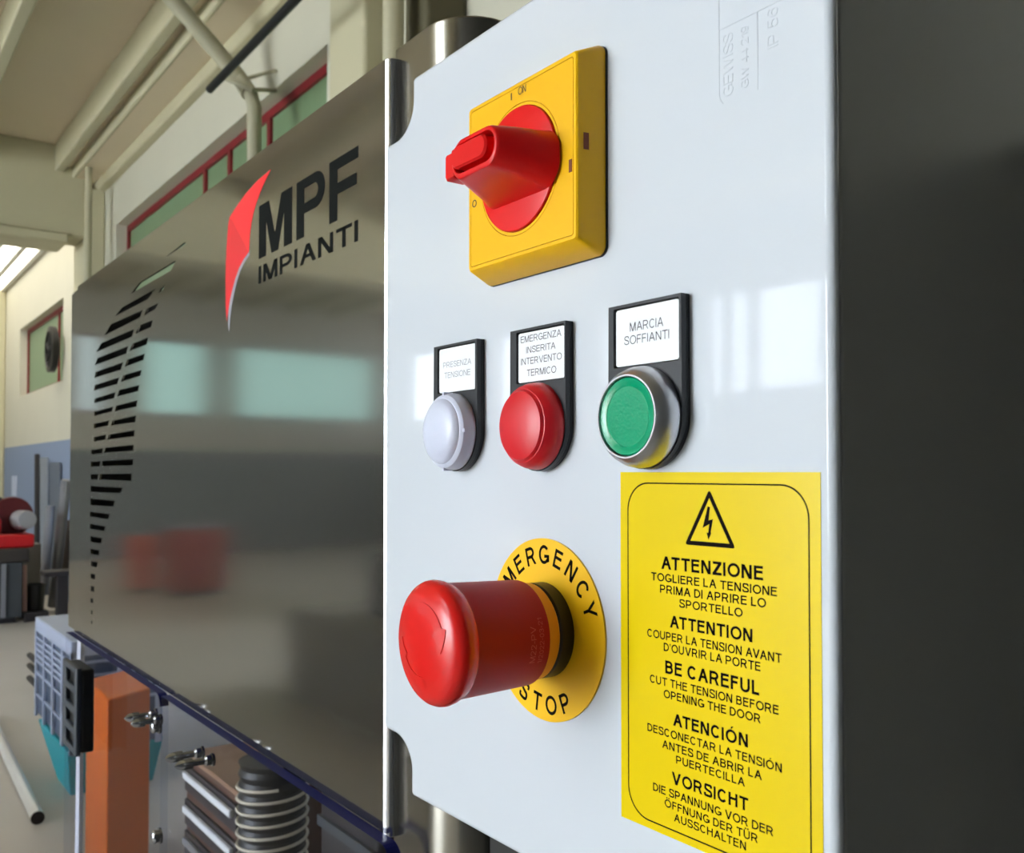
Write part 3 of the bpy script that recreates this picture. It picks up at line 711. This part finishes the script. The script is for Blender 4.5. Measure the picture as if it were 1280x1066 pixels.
# logo on the panel
yl = YP - .00015
lg = empty('company_logo', (at(380, 270, YP).x, YP, at(380, 270, YP).z), mc); lg['label'] = 'red sail emblem with black MPF IMPIANTI lettering'
O8 = (270, 170); S8 = 4.265
def pl(pts): return [(at(O8[0] + x / S8, O8[1] + y / S8, YP).x, at(O8[0] + x / S8, O8[1] + y / S8, YP).z) for x, y in pts]
up = [(293, 178), (262, 240), (236, 300), (215, 360), (200, 410), (188, 470), (180, 540), (176, 620), (90, 455), (74, 432), (110, 375), (160, 305), (222, 237)]
lo = [(74, 432), (90, 455), (176, 620), (150, 655), (125, 700), (104, 760), (88, 820), (75, 880), (66, 935), (58, 988), (53, 930), (51, 820), (53, 680), (60, 540), (66, 470)]
gr = [(178, 615), (180, 632), (155, 668), (132, 715), (112, 780), (96, 845), (84, 910), (76, 975), (71, 1045), (66, 1010), (66, 935), (75, 880), (88, 820), (104, 760), (125, 700), (150, 655)]
mb = MB(); slab(mb, [pl(up)], yl, YP, 0); slab(mb, [pl(lo)], yl, YP, 1); slab(mb, [pl(gr)], yl, YP, 2)
mb.build('emblem', [M_lred, M_lred2, M_lgry], lg, smooth=False)
# M P F drawn as block letters
def lr(x): return at(x, 300, YP).x
bz = at(324, 323.6, YP).z; tz = at(324, 258, YP).z; ch = tz - bz
mb = MB()
xa, xz_ = lr(323.7), lr(447.5)
def L(u0, u1, pts): return [(lr(u0) + (lr(u1) - lr(u0)) * x, bz + ch * y) for x, y in pts]
slab(mb, [L(323.7, 365, [(0, 0), (0, 1), (.31, 1), (.5, .34), (.69, 1), (1, 1), (1, 0), (.77, 0), (.77, .66), (.60, 0), (.40, 0), (.23, .66), (.23, 0)])], yl, YP)
def Pshape(u0, u1):
    o = [(0, 0), (0, 1), (.62, 1)]
    o += [(.68 + .32 * math.cos(a), .70 + .30 * math.sin(a)) for a in [math.radians(90 - 180 * k / 14) for k in range(15)]]
    o += [(.28, .40), (.28, 0)]
    i = [(.28, .57), (.28, .83), (.62, .83)] + [(.64 + .13 * math.cos(a), .705 + .125 * math.sin(a)) for a in [math.radians(90 - 180 * k / 10) for k in range(11)]]
    return [L(u0, u1, o), L(u0, u1, i)]
slab(mb, Pshape(370.5, 406), yl, YP)
slab(mb, [L(411.5, 447.5, [(0, 0), (0, 1), (1, 1), (1, .82), (.29, .82), (.29, .60), (.95, .60), (.95, .42), (.29, .42), (.29, 0)])], yl, YP)
p0_ = at(323.3, 355, YP); p1_ = at(323.3, 333.5, YP)
text_fit(mb, 'IMPIANTI', p0_.x, lr(447.5), p0_.z, p1_.z - p0_.z, yl, .17)
mb.build('lettering', M_lblk, lg, smooth=False)

# clear guards under the panel
GT = .009
gz1 = PZ0 - .001
xs = at(211.5, 880, YP).x
xe = at(487, 1045, YP - GT).x
def guard(x0, x1, lab, navy_end):
    z0 = .12
    out = [(x0, z0), (x1, z0)] + [(x1 - .012 + .012 * math.cos(math.radians(a)), gz1 - .012 + .012 * math.sin(math.radians(a))) for a in range(0, 91, 15)] + [(x0, gz1)]
    n = len(out); yf, yb = YP - GT, YP
    mb = MB(); vs = [(x, yf, z) for x, z in out] + [(x, yb, z) for x, z in out]
    mb.add(vs, [tuple(range(n)), tuple(range(n, 2 * n))[::-1]], 0)
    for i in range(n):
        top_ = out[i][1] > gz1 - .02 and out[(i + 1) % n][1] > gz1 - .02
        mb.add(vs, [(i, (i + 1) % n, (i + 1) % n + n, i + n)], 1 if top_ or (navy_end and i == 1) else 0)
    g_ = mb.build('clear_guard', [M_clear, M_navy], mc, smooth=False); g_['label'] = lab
    return g_
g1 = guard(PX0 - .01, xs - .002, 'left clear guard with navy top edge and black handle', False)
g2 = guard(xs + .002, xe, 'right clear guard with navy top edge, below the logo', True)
# handle on the left guard
hz1, hz0 = at(93, 834, YP - GT - .022).z, at(93, 945, YP - GT - .022).z
hx1 = at(95, 890, YP - GT - .022).x; hx0 = hx1 - .085
hy0, hy1 = YP - GT - .022, YP - GT
mb = MB(); holes = []
hh = (hz1 - hz0)
for k in range(4):
    zc = hz1 - hh * (.15 + .235 * k); holes.append([(hx0 + .018, zc - hh * .075), (hx0 + .07, zc - hh * .075), (hx0 + .07, zc + hh * .075), (hx0 + .018, zc + hh * .075)])
slab(mb, [[(hx0, hz0), (hx1, hz0), (hx1, hz1), (hx0, hz1)]] + holes, hy0, hy0 + .006)
hg = mb.build('handle', mat('lit_front_handle_black', (52, 58, 68), .4), g1, bevel=.0015); hg['label'] = 'black ribbed pull handle on the guard edge'  # front coloured lighter than the block behind, as light falls on it
MB().box(hx0 + .002, hx1 - .001, hy0 + .006, hy1, hz0 + .003, hz1 - .003).build('handle_block', M_blk2, g1, bevel=.003)
# studs with acorn nuts
M_nut = mat('chrome_nut', (190, 192, 198), .15, metal=1.0)
def stud(px, py, L_, parent, r=.0030):
    p = at(px, py, YP - GT)
    mb = MB(); mb.lathe((p.x, p.y, p.z), [(r * 1.9, 0), (r * 1.9, .002), (r * 1.5, .0022), (r * 1.5, .007), (r * 1.0, .0085), (r * 1.0, L_ * .55), (r * 1.6, L_ * .56), (r * 1.6, L_ * .74), (r * 1.45, L_ * .84), (r * 1.0, L_ * .93), (r * .3, L_)], 12)
    mb.build('stud', M_nut, parent)
for px, py, L_ in ((196, 892, .032), (202, 899, .030)): stud(px, py, L_, g1)
for px, py in ((200, 907), (201, 1044)): stud(px, py, .010, g1, .0042)
for px, py, L_ in ((254, 940, .034), (267, 949, .034)): stud(px, py, L_, g2)

# things standing inside the machine behind the right guard
hp = at(341, 960, .42); zt_h = hp.z
t = empty('flexible_hose', (hp.x, hp.y, .10)); tag(t, 'black flexible hose with pale wire rings upright behind the right clear guard', 'hose')
dist = (hp - EYE).dot(FV); R = 43 / FPX * dist; pitch = 14.2 / FPX * dist
prof = []; z = .102
while z < zt_h:
    prof += [(R * .97, z), (R * .90, z + pitch * .45), (R * .97, z + pitch * .95)]; z += pitch
MB().lathe((hp.x, hp.y, 0), prof, 40, axis='z').build('rubber_wall', mat('black_hose_rubber', (20, 18, 17), .5), t)
turns = int((zt_h - .12) / pitch); pts = []
for k in range(turns * 28):
    a = 2 * math.pi * k / 28; pts.append((hp.x + R * math.cos(a), hp.y + R * math.sin(a), .105 + pitch * k / 28))
MB().tube(pts, .0026, 6).build('wire_helix', mat('pale_hose_wire', (206, 198, 178), .4), t)
# wooden drawer box with white bars
wz = at(262, 968, .52).z
wx0, wx1 = at(233, 1000, .52).x, at(302, 1000, .52).x
t = empty('drawer_unit', ((wx0 + wx1) / 2, .6, .10)); tag(t, 'dark brown drawer unit with white bar handles behind the clear guard', 'drawer unit')
M_wd = mat('dark_brown_wood', (82, 52, 40), .6, noise=.15, nscale=10, stretch=(.3, 1, 3))
MB().box(wx0, wx1, .52, .75, .101, wz).build('body', M_wd, t, bevel=.004)
MB().box(wx0 - .004, wx1 + .004, .516, .755, wz + .001, wz + .012).build('top_board', mat('tan_board', (140, 108, 86), .6), t, bevel=.002)
for k, zz in enumerate((wz - .045, wz - .125, wz - .20)):
    MB().box(wx0 + .012, wx1 - .012, .512, .519, zz - .03, zz + .03).build('drawer_front', mat('dark_drawer_front', (40, 34, 40), .5), t, bevel=.002)
    MB().box(wx0 + .03, wx1 - .02, .500, .511, zz + .004, zz + .02).build('bar_handle', M_white if k < 2 else M_gal, t, bevel=.003)
# dark blower block to the right inside
mx0, mx1 = at(398, 1040, .62).x, at(474, 1040, .62).x
t = empty('blower_block', ((mx0 + mx1) / 2, .7, .10)); tag(t, 'dark blower motor block low behind the right end of the clear guard', 'blower')
MB().box(mx0, mx1, .62, .78, .101, at(430, 990, .62).z).build('casing', M_dk, t, bevel=.02)
mb = MB()
for k in range(6): mb.box(mx0 + .01, mx1 - .01, .612, .62, .14 + k * .12, .16 + k * .12)
mb.build('fins', M_bench, t)

# ------------------------------------------------------------------ control enclosure
LX0, LX1 = -.3568, -.1338
LZ0, LZ1 = H - .1322, H + .1640
ce = empty('control_enclosure', ((LX0 + LX1) / 2, .06, LZ0))
tag(ce, 'light grey control enclosure with yellow switch, lamps, emergency stop and warning sticker', 'control box')
NW, NH = .0225, .0222
def notch(cx, cz, sx, sz):
    """corner notch going from the vertical edge to the horizontal edge; sx, sz point inward"""
    P = [(cx, cz + sz * NH), (cx + sx * NW * .34, cz + sz * NH)]
    ax, az_ = NW * .66, NH * .56
    for k in range(1, 13):
        a = math.radians(90 * k / 12)
        P.append((cx + sx * (NW - ax + ax * math.sin(a)), cz + sz * (NH - az_ + az_ * math.cos(a))))
    P.append((cx + sx * NW, cz))
    return P
out = notch(LX0, LZ0, 1, 1) + notch(LX1, LZ0, -1, 1)[::-1] + notch(LX1, LZ1, -1, -1) + notch(LX0, LZ1, 1, -1)[::-1]
mb = MB(); n = len(out)
mb.loft([[(x, 0, z) for x, z in out], [(x, .0042, z) for x, z in out]])
lid = mb.build('lid', M_lid, ce, bevel=.0022, bseg=4, angle=50)
hx0_, hx1_, hz0_, hz1_ = LX0 + .0015, LX1 - .0008, LZ0 + .0015, LZ1 - .0015
out2 = notch(hx0_, hz0_, 1, 1) + [(hx1_ - .003, hz0_), (hx1_, hz0_ + .003), (hx1_, hz1_ - .003), (hx1_ - .003, hz1_)] + notch(hx0_, hz1_, 1, -1)[::-1]
mb = MB(); mb.loft([[(x, y, z) for x, z in out2] for y in (.0046, .1248)])
mb.build('housing', M_box, ce, bevel=.0006)
# corner wells: the housing is set back behind each notch, with a lid screw
# moulded type marking
mb = MB(); ye = -.00010
ex0, ex1 = at(898.5, 60, 0).x, at(990, 10, 0).x
ez0, ez1 = at(900, 129, 0).z, at(899, -6, 0).z + .004
r_ = .003
ro = rrect(ex0, ex1, ez0, ez1, r_); ri = rrect(ex0 + .00022, ex1 - .00022, ez0 + .00022, ez1 - .00022, r_ - .0002)
lft = [(ex0 + .0014, ez0 - .0004), (ex0 + .0005, ez0 + .0006), (ex0 + .00011, ez0 + .0022), (ex0 + .00011, ez1 - .003)] + [(ex0 + .003 - .0029 * math.cos(math.radians(a_)), ez1 - .003 + .0029 * math.sin(math.radians(a_))) for a_ in range(15, 91, 15)] + [(ex1 - .004, ez1 - .0001)]
for q_ in _rib(lft, .00022): slab(mb, [[tuple(v_) for v_ in q_]], ye, .0002)
zl = at(899, 38, 0).z; slab(mb, [stroke((ex0, zl), (ex1 - .003, zl), .00022)], ye, .0002)
xv_ = at(947, 60, 0).x; slab(mb, [stroke((xv_, at(947, 112, 0).z), (xv_, zl), .00022)], ye, .0002)
def emb(txt, pxc, y0, y1, cap_px):
    zb, ze = at(pxc, y1, 0).z, at(pxc, y0, 0).z
    x_r = at(pxc + cap_px / 2, 60, 0).x; x_l = at(pxc - cap_px / 2, 60, 0).x
    text_fit(mb, txt, zb, ze, x_r, x_r - x_l, ye, .075, 0, rot90=True, thick=.0004)
emb('GEWISS', 910, 42, 120, 12); emb('GW 44 219', 931, 33, 110, 9); emb('IP 56', 966, 10, 59, 13)
mb.build('moulded_marking', M_lid, lid, smooth=False)

# --- rotary switch
RX, RZ = -.2459, H + .1003
rs = empty('rotary_switch', (RX, 0, RZ), ce); rs['label'] = 'red rotary main switch handle on a square yellow plate'
mb = MB(); mb.loft([[(x, y, z) for x, z in rrect(RX - .0319, RX + .0321, RZ - .0332, RZ + .0330, .003)] for y in (0, -.0007)]); mb.build('gasket_shadow_line', M_blk2, rs)  # gasket whose black overhang draws the plate's shadow line
def rl(hw, hh, r, y): return [(x, y, z) for x, z in rrect(RX - hw, RX + hw, RZ - hh, RZ + hh, r)]
mb = MB()
mb.loft([rl(.0318, .0330, .003, -.0007), rl(.0318, .0330, .003, -.0018), rl(.0299, .0293, .0016, -.0102), rl(.0294, .0288, .0014, -.0107), rl(.0283, .0277, .0010, -.0107), rl(.0283, .0277, .0010, -.0092)])
# latch slots on the right side of the plate
bp_ = mb.build('base_plate', M_yel, rs, angle=30)
mb = MB(); slab(mb, [rrect(RX - .0281, RX + .0281, RZ - .0275, RZ + .0275, .0009), circ(RX, RZ, .0219)], -.0092, -.0107); slab(mb, [circ(RX, RZ, .0217), circ(RX, RZ, .0207)], -.0092, -.01065)
mb.build('cover_plate', M_yel, rs, smooth=False)
M_rec = mat('dark_orange_recess_shade', (120, 52, 4), .6)  # flat patches carrying the slots' inner shade as colour
def side_pt(py, f): # on the sloping right flank, f = 0 base .. 1 face
    z = at(735, py, -.006).z; return (RX + .0318 + (-.0019) * f + .00006, -.0022 + (-.0080) * f, z)
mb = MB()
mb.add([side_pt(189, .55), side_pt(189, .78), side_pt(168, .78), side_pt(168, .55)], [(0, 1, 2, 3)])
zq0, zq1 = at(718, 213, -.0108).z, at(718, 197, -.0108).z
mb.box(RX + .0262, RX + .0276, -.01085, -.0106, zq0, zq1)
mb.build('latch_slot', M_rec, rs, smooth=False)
mb = MB(); mb.lathe((RX, 0, RZ), [(.0205, .0094), (.0205, .0113), (.0203, .0116), (.0200, .0117), (0.0005, .0117)], 96); mb.build('dial', M_red, rs, angle=25)
mb = MB()
yk = -.01085
def mk(txt, pxl, pyb, pxr, pyt, w=.12):
    a = at(pxl, pyb, yk); b = at(pxr, pyb, yk); c_ = at(pxl, pyt, yk); text_fit(mb, txt, a.x, b.x, a.z, c_.z - a.z, yk - .00003, w)
a = at(638.5, 125.5, yk); b = at(639.8, 116, yk); slab(mb, [[(a.x, a.z), (b.x, a.z), (b.x, b.z), (a.x, b.z)]], yk - .00004, yk)
mk('ON', 647.6, 119.5, 657.5, 110)
mb.build('lettering', M_brn, rs, smooth=False); mb = MB()
a = at(593, 254.5, yk); slab(mb, [circ(a.x, a.z, .00135, 24), circ(a.x, a.z, .00095, 24)], yk - .00004, yk)
mb.build('lettering', M_brn, rs, smooth=False)
# handle: tapering grip lofted from the dial to its front, pocket for the padlock tab
def ho(x0, x1, z0, z1, r, y): return [(x, y, H + z) for x, z in rrect(x0, x1, z0, z1, r, 10)]
mb = MB()
mb.loft([ho(-.2650, -.2232, .0895, .1084, .0080, -.0116), ho(-.2636, -.2242, .0906, .1081, .0076, -.0140), ho(-.2600, -.2262, .0930, .1077, .0068, -.0225),
         ho(-.2558, -.2292, .0942, .1074, .0064, -.0300), ho(-.2552, -.2296, .0945, .1071, .0061, -.0308), ho(-.2545, -.2302, .0952, .1064, .0054, -.0311),
         ho(-.2542, -.2308, .0960, .1058, .0048, -.0311), ho(-.2541, -.2310, .0962, .1056, .0046, -.0307), ho(-.2541, -.2312, .0963, .1055, .0045, -.0245)])
hd = mb.build('handle', M_red, rs, angle=40)
mb = MB()
mb.loft([ho(-.2545, -.2345, .0978, .1052, .0036, -.0240), ho(-.2545, -.2345, .0978, .1052, .0036, -.0312), ho(-.2540, -.2352, .0984, .1047, .0031, -.0319)])
mb.loft([ho(-.2606, -.2546, .0962, .1050, .0010, -.0235), ho(-.2606, -.2546, .0962, .1050, .0010, -.0295), ho(-.2599, -.2546, .0968, .1045, .0009, -.0303)])
mb.loft([ho(-.2553, -.2535, .0974, .1050, .0006, -.0240), ho(-.2553, -.2535, .0974, .1050, .0006, -.0309)])
mb.build('padlock_tab', M_red, rs, angle=40)

# --- three pilot devices
zc = H + .0155
def holder(name, cx, lab, dz=0.0, ca=.0122, cb=.0137):
    t = empty(name, (cx, 0, zc), ce); t['label'] = lab
    z0c = zc + dz
    ztop = H + .0488 + dz * 2.2
    o = [(cx + .015, ztop), (cx - .015, ztop)] + [(cx + .0152 * math.cos(a), z0c + .0152 * math.sin(a)) for a in [math.radians(180 + 180 * k / 24) for k in range(25)]]
    wx0, wx1, wz0, wz1 = cx - ca, cx + cb, H + .0302 + dz * 2, ztop - .0010
    win = rrect(wx0, wx1, wz0, wz1, .0006, 3)
    mb = MB(); slab(mb, [o], 0, -.0016); slab(mb, [o, win], -.0016, -.0034)
    mb.build('legend_holder', M_blk, t, bevel=.0003, bseg=2)
    mb = MB(); slab(mb, [rrect(wx0 + .0006, wx1 - .0004, wz0 + .0003, wz1 - .0004, .0009, 5)], -.0016, -.0029)
    mb.build('legend_card', M_card, t, smooth=False)
    return t, (wx0, wx1, wz0, wz1)
def label_lines(t, lines, M, y=-.00296):
    mb = MB()
    for txt, L_, R_, yb, yt, o_, s_ in lines:
        line_px(mb, txt, L_, R_, yb, yt, y, o_[0], o_[1], s_, .105, Y=y)
    return mb.build('lettering', M, t, smooth=False)
# white lamp
t, w = holder('indicator_lamp', -.2961, 'white indicator lamp under the PRESENZA TENSIONE label')
label_lines(t, [('PRESENZA', 128, 314, 322, 285, (530, 400), 5.33), ('TENSIONE', 136, 308, 390, 352, (530, 400), 5.33)], M_inkl)
c0 = (-.2961, 0, zc - .0003)
MB().lathe(c0, [(.0147, .0016), (.0147, .0030), (.0140, .0034)], 64).build('collar', M_blk2, t)
mb = MB(); mb.lathe(c0, [(.0144, .0030), (.0145, .0042), (.0143, .0065), (.0137, .0082), (.0128, .0090), (.0122, .0092), (.0118, .0100), (.0105, .0110), (.008, .0118), (.004, .0122), (.0003, .0123)], 72)
for a in (0, 90, 180, 270):
    R_ = Matrix.Translation(Vector(c0)) @ Matrix.Rotation(math.radians(a), 4, 'Y'); mb.box(.0120, .0147, -.0085, -.0045, -.0006, .0006, M=R_)
mb.build('lens', M_whl, t, angle=28)
# red lamp
t, w = holder('indicator_lamp', -.2455, 'red indicator lamp under the EMERGENZA INSERITA label', 0, .0114, .0144)
O4, S4 = (620, 390), 5.073
label_lines(t, [('EMERGENZA', 157, 414, 198, 157, O4, S4), ('INSERITA', 192, 377, 262, 222, O4, S4), ('INTERVENTO', 158, 417, 338, 297, O4, S4), ('TERMICO', 196, 382, 408, 366, O4, S4)], M_inkg)
c0 = (-.2455, 0, zc - .0002)
MB().lathe(c0, [(.0148, .0016), (.0148, .0026), (.0140, .0030)], 64).build('collar', M_blk2, t)
mb = MB(); mb.lathe(c0, [(.0145, .0022), (.0146, .0036), (.0142, .0062), (.0133, .0084), (.0122, .0096), (.0119, .0097), (.0117, .0100), (.0112, .0107), (.009, .0115), (.005, .0121), (.0003, .0123)], 80)
mb.build('lens', M_redl, t, angle=22)
# green push button
t, w = holder('push_button', -.195, 'green push button in a chrome ring under the MARCIA SOFFIANTI label', .0005, .0127, .0140)
O5, S5 = (740, 350), 4.264
label_lines(t, [('MARCIA', 202, 380, 275, 228, O5, S5), ('SOFFIANTI', 172, 411, 348, 302, O5, S5)], M_inkg)
c0 = (-.195, 0, zc + .0004)
MB().lathe(c0, [(.0149, .0016), (.0149, .0030), (.0142, .0034)], 64).build('collar', M_blk2, t)
MB().lathe(c0, [(.0146, .0028), (.0148, .0044), (.0145, .0066), (.0136, .0088), (.0124, .0103), (.0120, .0106), (.0116, .0106), (.0114, .0103), (.0114, .0070)], 96).build('bezel', M_chr, t, angle=30)
MB().lathe(c0, [(.0112, .0065), (.0112, .0098), (.0109, .0102), (.0090, .0100), (.0086, .0098), (.0003, .0098)], 80).build('button_cap', M_grn, t, angle=25)

# --- emergency stop
EX, EZ = -.2450, H - .0523
es = empty('emergency_stop', (EX, 0, EZ), ce); es['label'] = 'red mushroom emergency stop button on a round yellow legend'
mb = MB(); slab(mb, [circ(EX, EZ, .0302, 128)], 0, -.0007); mb.build('legend_disc', M_yel2, es, smooth=False)
mb = MB()
def arc_text(txt, rad, cap, ang0, step, inward, w=.17):
    for i, chh in enumerate(txt):
        a = math.radians(ang0 + step * i)
        vs, fs = glyphs(chh, w); u0 = min(p[0] for p in vs); u1 = max(p[0] for p in vs)
        k = cap * .94; um = (u0 + u1) / 2
        P = []
        for u, v in vs:
            uu = (u - um) * k; vv = (v - .5) * cap
            if inward: dx = (-math.sin(a)) * (-uu) + math.cos(a) * vv; dz = math.cos(a) * (-uu) + math.sin(a) * vv
            else: dx = (-math.sin(a)) * uu - math.cos(a) * vv; dz = math.cos(a) * uu - math.sin(a) * vv
            P.append((EX + rad * math.cos(a) + dx, -.00074, EZ + rad * math.sin(a) + dz))
        mb.add(P, fs)
arc_text('EMERGENCY', .0248, .0062, 90 + 17.2 * 4, -17.2, True)
mb.build('lettering', M_ink, es, smooth=False); mb = MB()
arc_text('STOP', .0248, .0062, -90 - 17.2 * 1.5, 17.2, False)
mb.build('lettering', M_ink, es, smooth=False)
c0 = (EX, 0, EZ)
MB().lathe(c0, [(.0156, .0007), (.0156, .0055), (.0150, .0062), (.0145, .0064)], 72).build('collar', M_blk2, es)
MB().lathe(c0, [(.0150, .0062), (.0158, .0070), (.0160, .0108), (.0160, .0118)], 72).build('trim_ring', mat('orange_yellow_ring', (238, 150, 10), .4), es)
HEADP = [(.0186, .0402), (.0190, .0412), (.01925, .0426), (.0191, .0438), (.0186, .0449), (.0178, .0458), (.0166, .0466), (.0148, .0473), (.0125, .0479), (.0100, .0484), (.007, .0488), (.0035, .0490), (.0002, .04905)]
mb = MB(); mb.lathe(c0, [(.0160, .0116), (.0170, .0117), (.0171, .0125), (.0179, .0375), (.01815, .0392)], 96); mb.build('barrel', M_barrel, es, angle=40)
mb = MB(); mb.lathe(c0, [(.0175, .0390), (.01815, .0392), (.0184, .0397)] + HEADP, 96); mh = mb.build('mushroom_head', M_mush, es, angle=40)
def domet(r):
    for (r1, t1), (r0, t0) in zip(HEADP[2:], HEADP[3:]):
        if r0 <= r <= r1: return t0 + (t1 - t0) * (r - r0) / (r1 - r0)
    return HEADP[-1][1]
for a0 in (100, 280):
    mb = MB(); vs = []; fs = []; N = 24
    for k in range(N + 1):
        f = k / N; a = math.radians(a0 - 105 * f); ww = .0016 if f < .68 else .0034 * (1 - (f - .68) / .32) 
        for r in (.0112 - ww, .0112 + ww): vs.append((EX + r * math.cos(a), -domet(r) - .00025, EZ + r * math.sin(a)))
        for r in (.0112 - ww, .0112 + ww): vs.append((EX + r * math.cos(a), -domet(r) + .0002, EZ + r * math.sin(a)))
        if k:
            b = 4 * (k - 1); c_ = 4 * k
            fs += [(b, b + 1, c_ + 1, c_), (b, c_, c_ + 2, b + 2), (b + 1, b + 3, c_ + 3, c_ + 1)]
    mb.add(vs, fs); mb.build('arrow', M_mush, es, recalc=True)
mb = MB()
def wrap(txt, t0, cap, a0, a1):
    vs, fs = glyphs(txt, .10); u0 = min(p[0] for p in vs); u1 = max(p[0] for p in vs)
    P = []
    for u, v in vs:
        tt = t0 + v * cap; rad = .0171 + (.0008) * (tt - .0125) / .026 + .00004
        a = math.radians(a0 + (a1 - a0) * (u - u0) / (u1 - u0)); P.append((EX + rad * math.cos(a), -tt, EZ + rad * math.sin(a)))
    mb.add(P, fs)
wrap('M22-PV', .0172, .0021, -22, 16); wrap('1/2022-03-21', .0142, .0017, -24, 24)
mb.build('engraving', M_engr, es, smooth=False)

# --- warning sticker
sx0, sx1 = at(776, 590).x, at(1026, 590).x
sz1, sz0 = at(776, 590).z, at(775, 1019).z
ws = empty('warning_sticker', ((sx0 + sx1) / 2, 0, (sz0 + sz1) / 2), ce); ws['label'] = 'yellow multilingual warning sticker with a lightning triangle'
mb = MB(); slab(mb, [[(sx0, sz0), (sx1, sz0), (sx1, sz1), (sx0, sz1)]], 0, -.00016); mb.build('sheet', M_stk, ws, smooth=False)
ys = -.00021
O7, S7, O9 = (760, 570), 4.264, (760, 816)
def sp(x, y, o=O7): p = at(o[0] + x / S7, o[1] + y / S7); return (p.x, p.z)
mb = MB()
bx0_ = sp(106, 300)[0]; bx1_ = sp(1076, 300)[0]; bz1_ = sp(106, 139)[1]; bz0_ = sp(200, 885, O9)[1]
slab(mb, [rrect(bx0_, bx1_, bz0_, bz1_, .0085, 12), rrect(bx0_ + .0004, bx1_ - .0004, bz0_ + .0004, bz1_ - .0004, .0081, 12)], ys, ys + .00004)
mb.build('border_line', M_ink, ws, smooth=False)
A_ = Vector(sp(538, 184)); zbm = sp(546, 478)[1]; xl_ = sp(417, 470)[0]; xr2 = sp(677, 484)[0]
cxm = (xl_ + xr2) / 2; hwm = (xr2 - xl_) / 2
mb = MB()
def tri(s): # s scales about the centroid
    zt_ = A_.y; cz = zbm + (zt_ - zbm) / 3
    pts = [(cxm, zt_), (cxm - hwm, zbm), (cxm + hwm, zbm)]
    return [(cxm + (x - cxm) * s, cz + (z - cz) * s) for x, z in pts]
def rounded(pts, r):
    o = []; n = len(pts)
    for i in range(n):
        p = Vector(pts[i]); a = (Vector(pts[i - 1]) - p).normalized(); b = (Vector(pts[(i + 1) % n]) - p).normalized()
        for k in range(7):
            f = k / 6; q = (p + a * r) * (1 - f) ** 2 + p * 2 * f * (1 - f) + (p + b * r) * f ** 2; o.append(tuple(q))
    return o
slab(mb, [rounded(tri(1.04), .0012), tri(.80)], ys, ys + .00004)
bolt = [(534, 268), (546, 272), (538, 343), (562, 336), (549, 408), (553, 410), (538, 446), (528, 408), (537, 408), (543, 362), (507, 382)]
slab(mb, [[sp(x, y) for x, y in bolt]], ys, ys + .00004)
mb.build('warning_triangle', M_ink, ws, smooth=False)
mb = MB()
B_ = .195; N_ = .165
for txt, L_, R_, yb, yt, o_, wgt in [
    ('ATTENZIONE', 287, 829, 600, 532, O7, B_), ('TOGLIERE LA TENSIONE', 233, 903, 660, 617, O7, N_), ('PRIMA DI APRIRE LO', 280, 845, 727, 683, O7, N_), ('SPORTELLO', 383, 720, 805, 761, O7, N_),
    ('ATTENTION', 333, 772, 912, 847, O7, B_), ('COUPER LA TENSION AVANT', 212, 928, 960, 917, O7, N_), ("D'OUVRIR LA PORTE", 300, 815, 1037, 993, O7, N_),
    ('BE CAREFUL', 308, 808, 107, 38, O9, B_), ('CUT THE TENSION BEFORE', 226, 911, 155, 112, O9, N_), ('OPENING THE DOOR', 300, 815, 236, 193, O9, N_),
    ('ATENCI\u00d3N', 350, 748, 385, 320, O9, B_), ('DESCONECTAR LA TENSI\u00d3N', 213, 928, 413, 371, O9, N_), ('ANTES DE ABRIR LA', 292, 822, 503, 460, O9, N_), ('PUERTECILLA', 366, 732, 587, 545, O9, N_),
    ('VORSICHT', 343, 750, 695, 630, O9, B_), ('DIE SPANNUNG VOR DER', 243, 882, 731, 688, O9, N_), ('\u00d6FFNUNG DER T\u00dcR', 305, 800, 816, 774, O9, N_), ('AUSSCHALTEN', 355, 738, 895, 853, O9, N_)]:
    line_px(mb, txt, L_, R_, yb, yt, ys, o_[0], o_[1], S7, wgt)
mb.build('lettering', M_ink, ws, smooth=False)
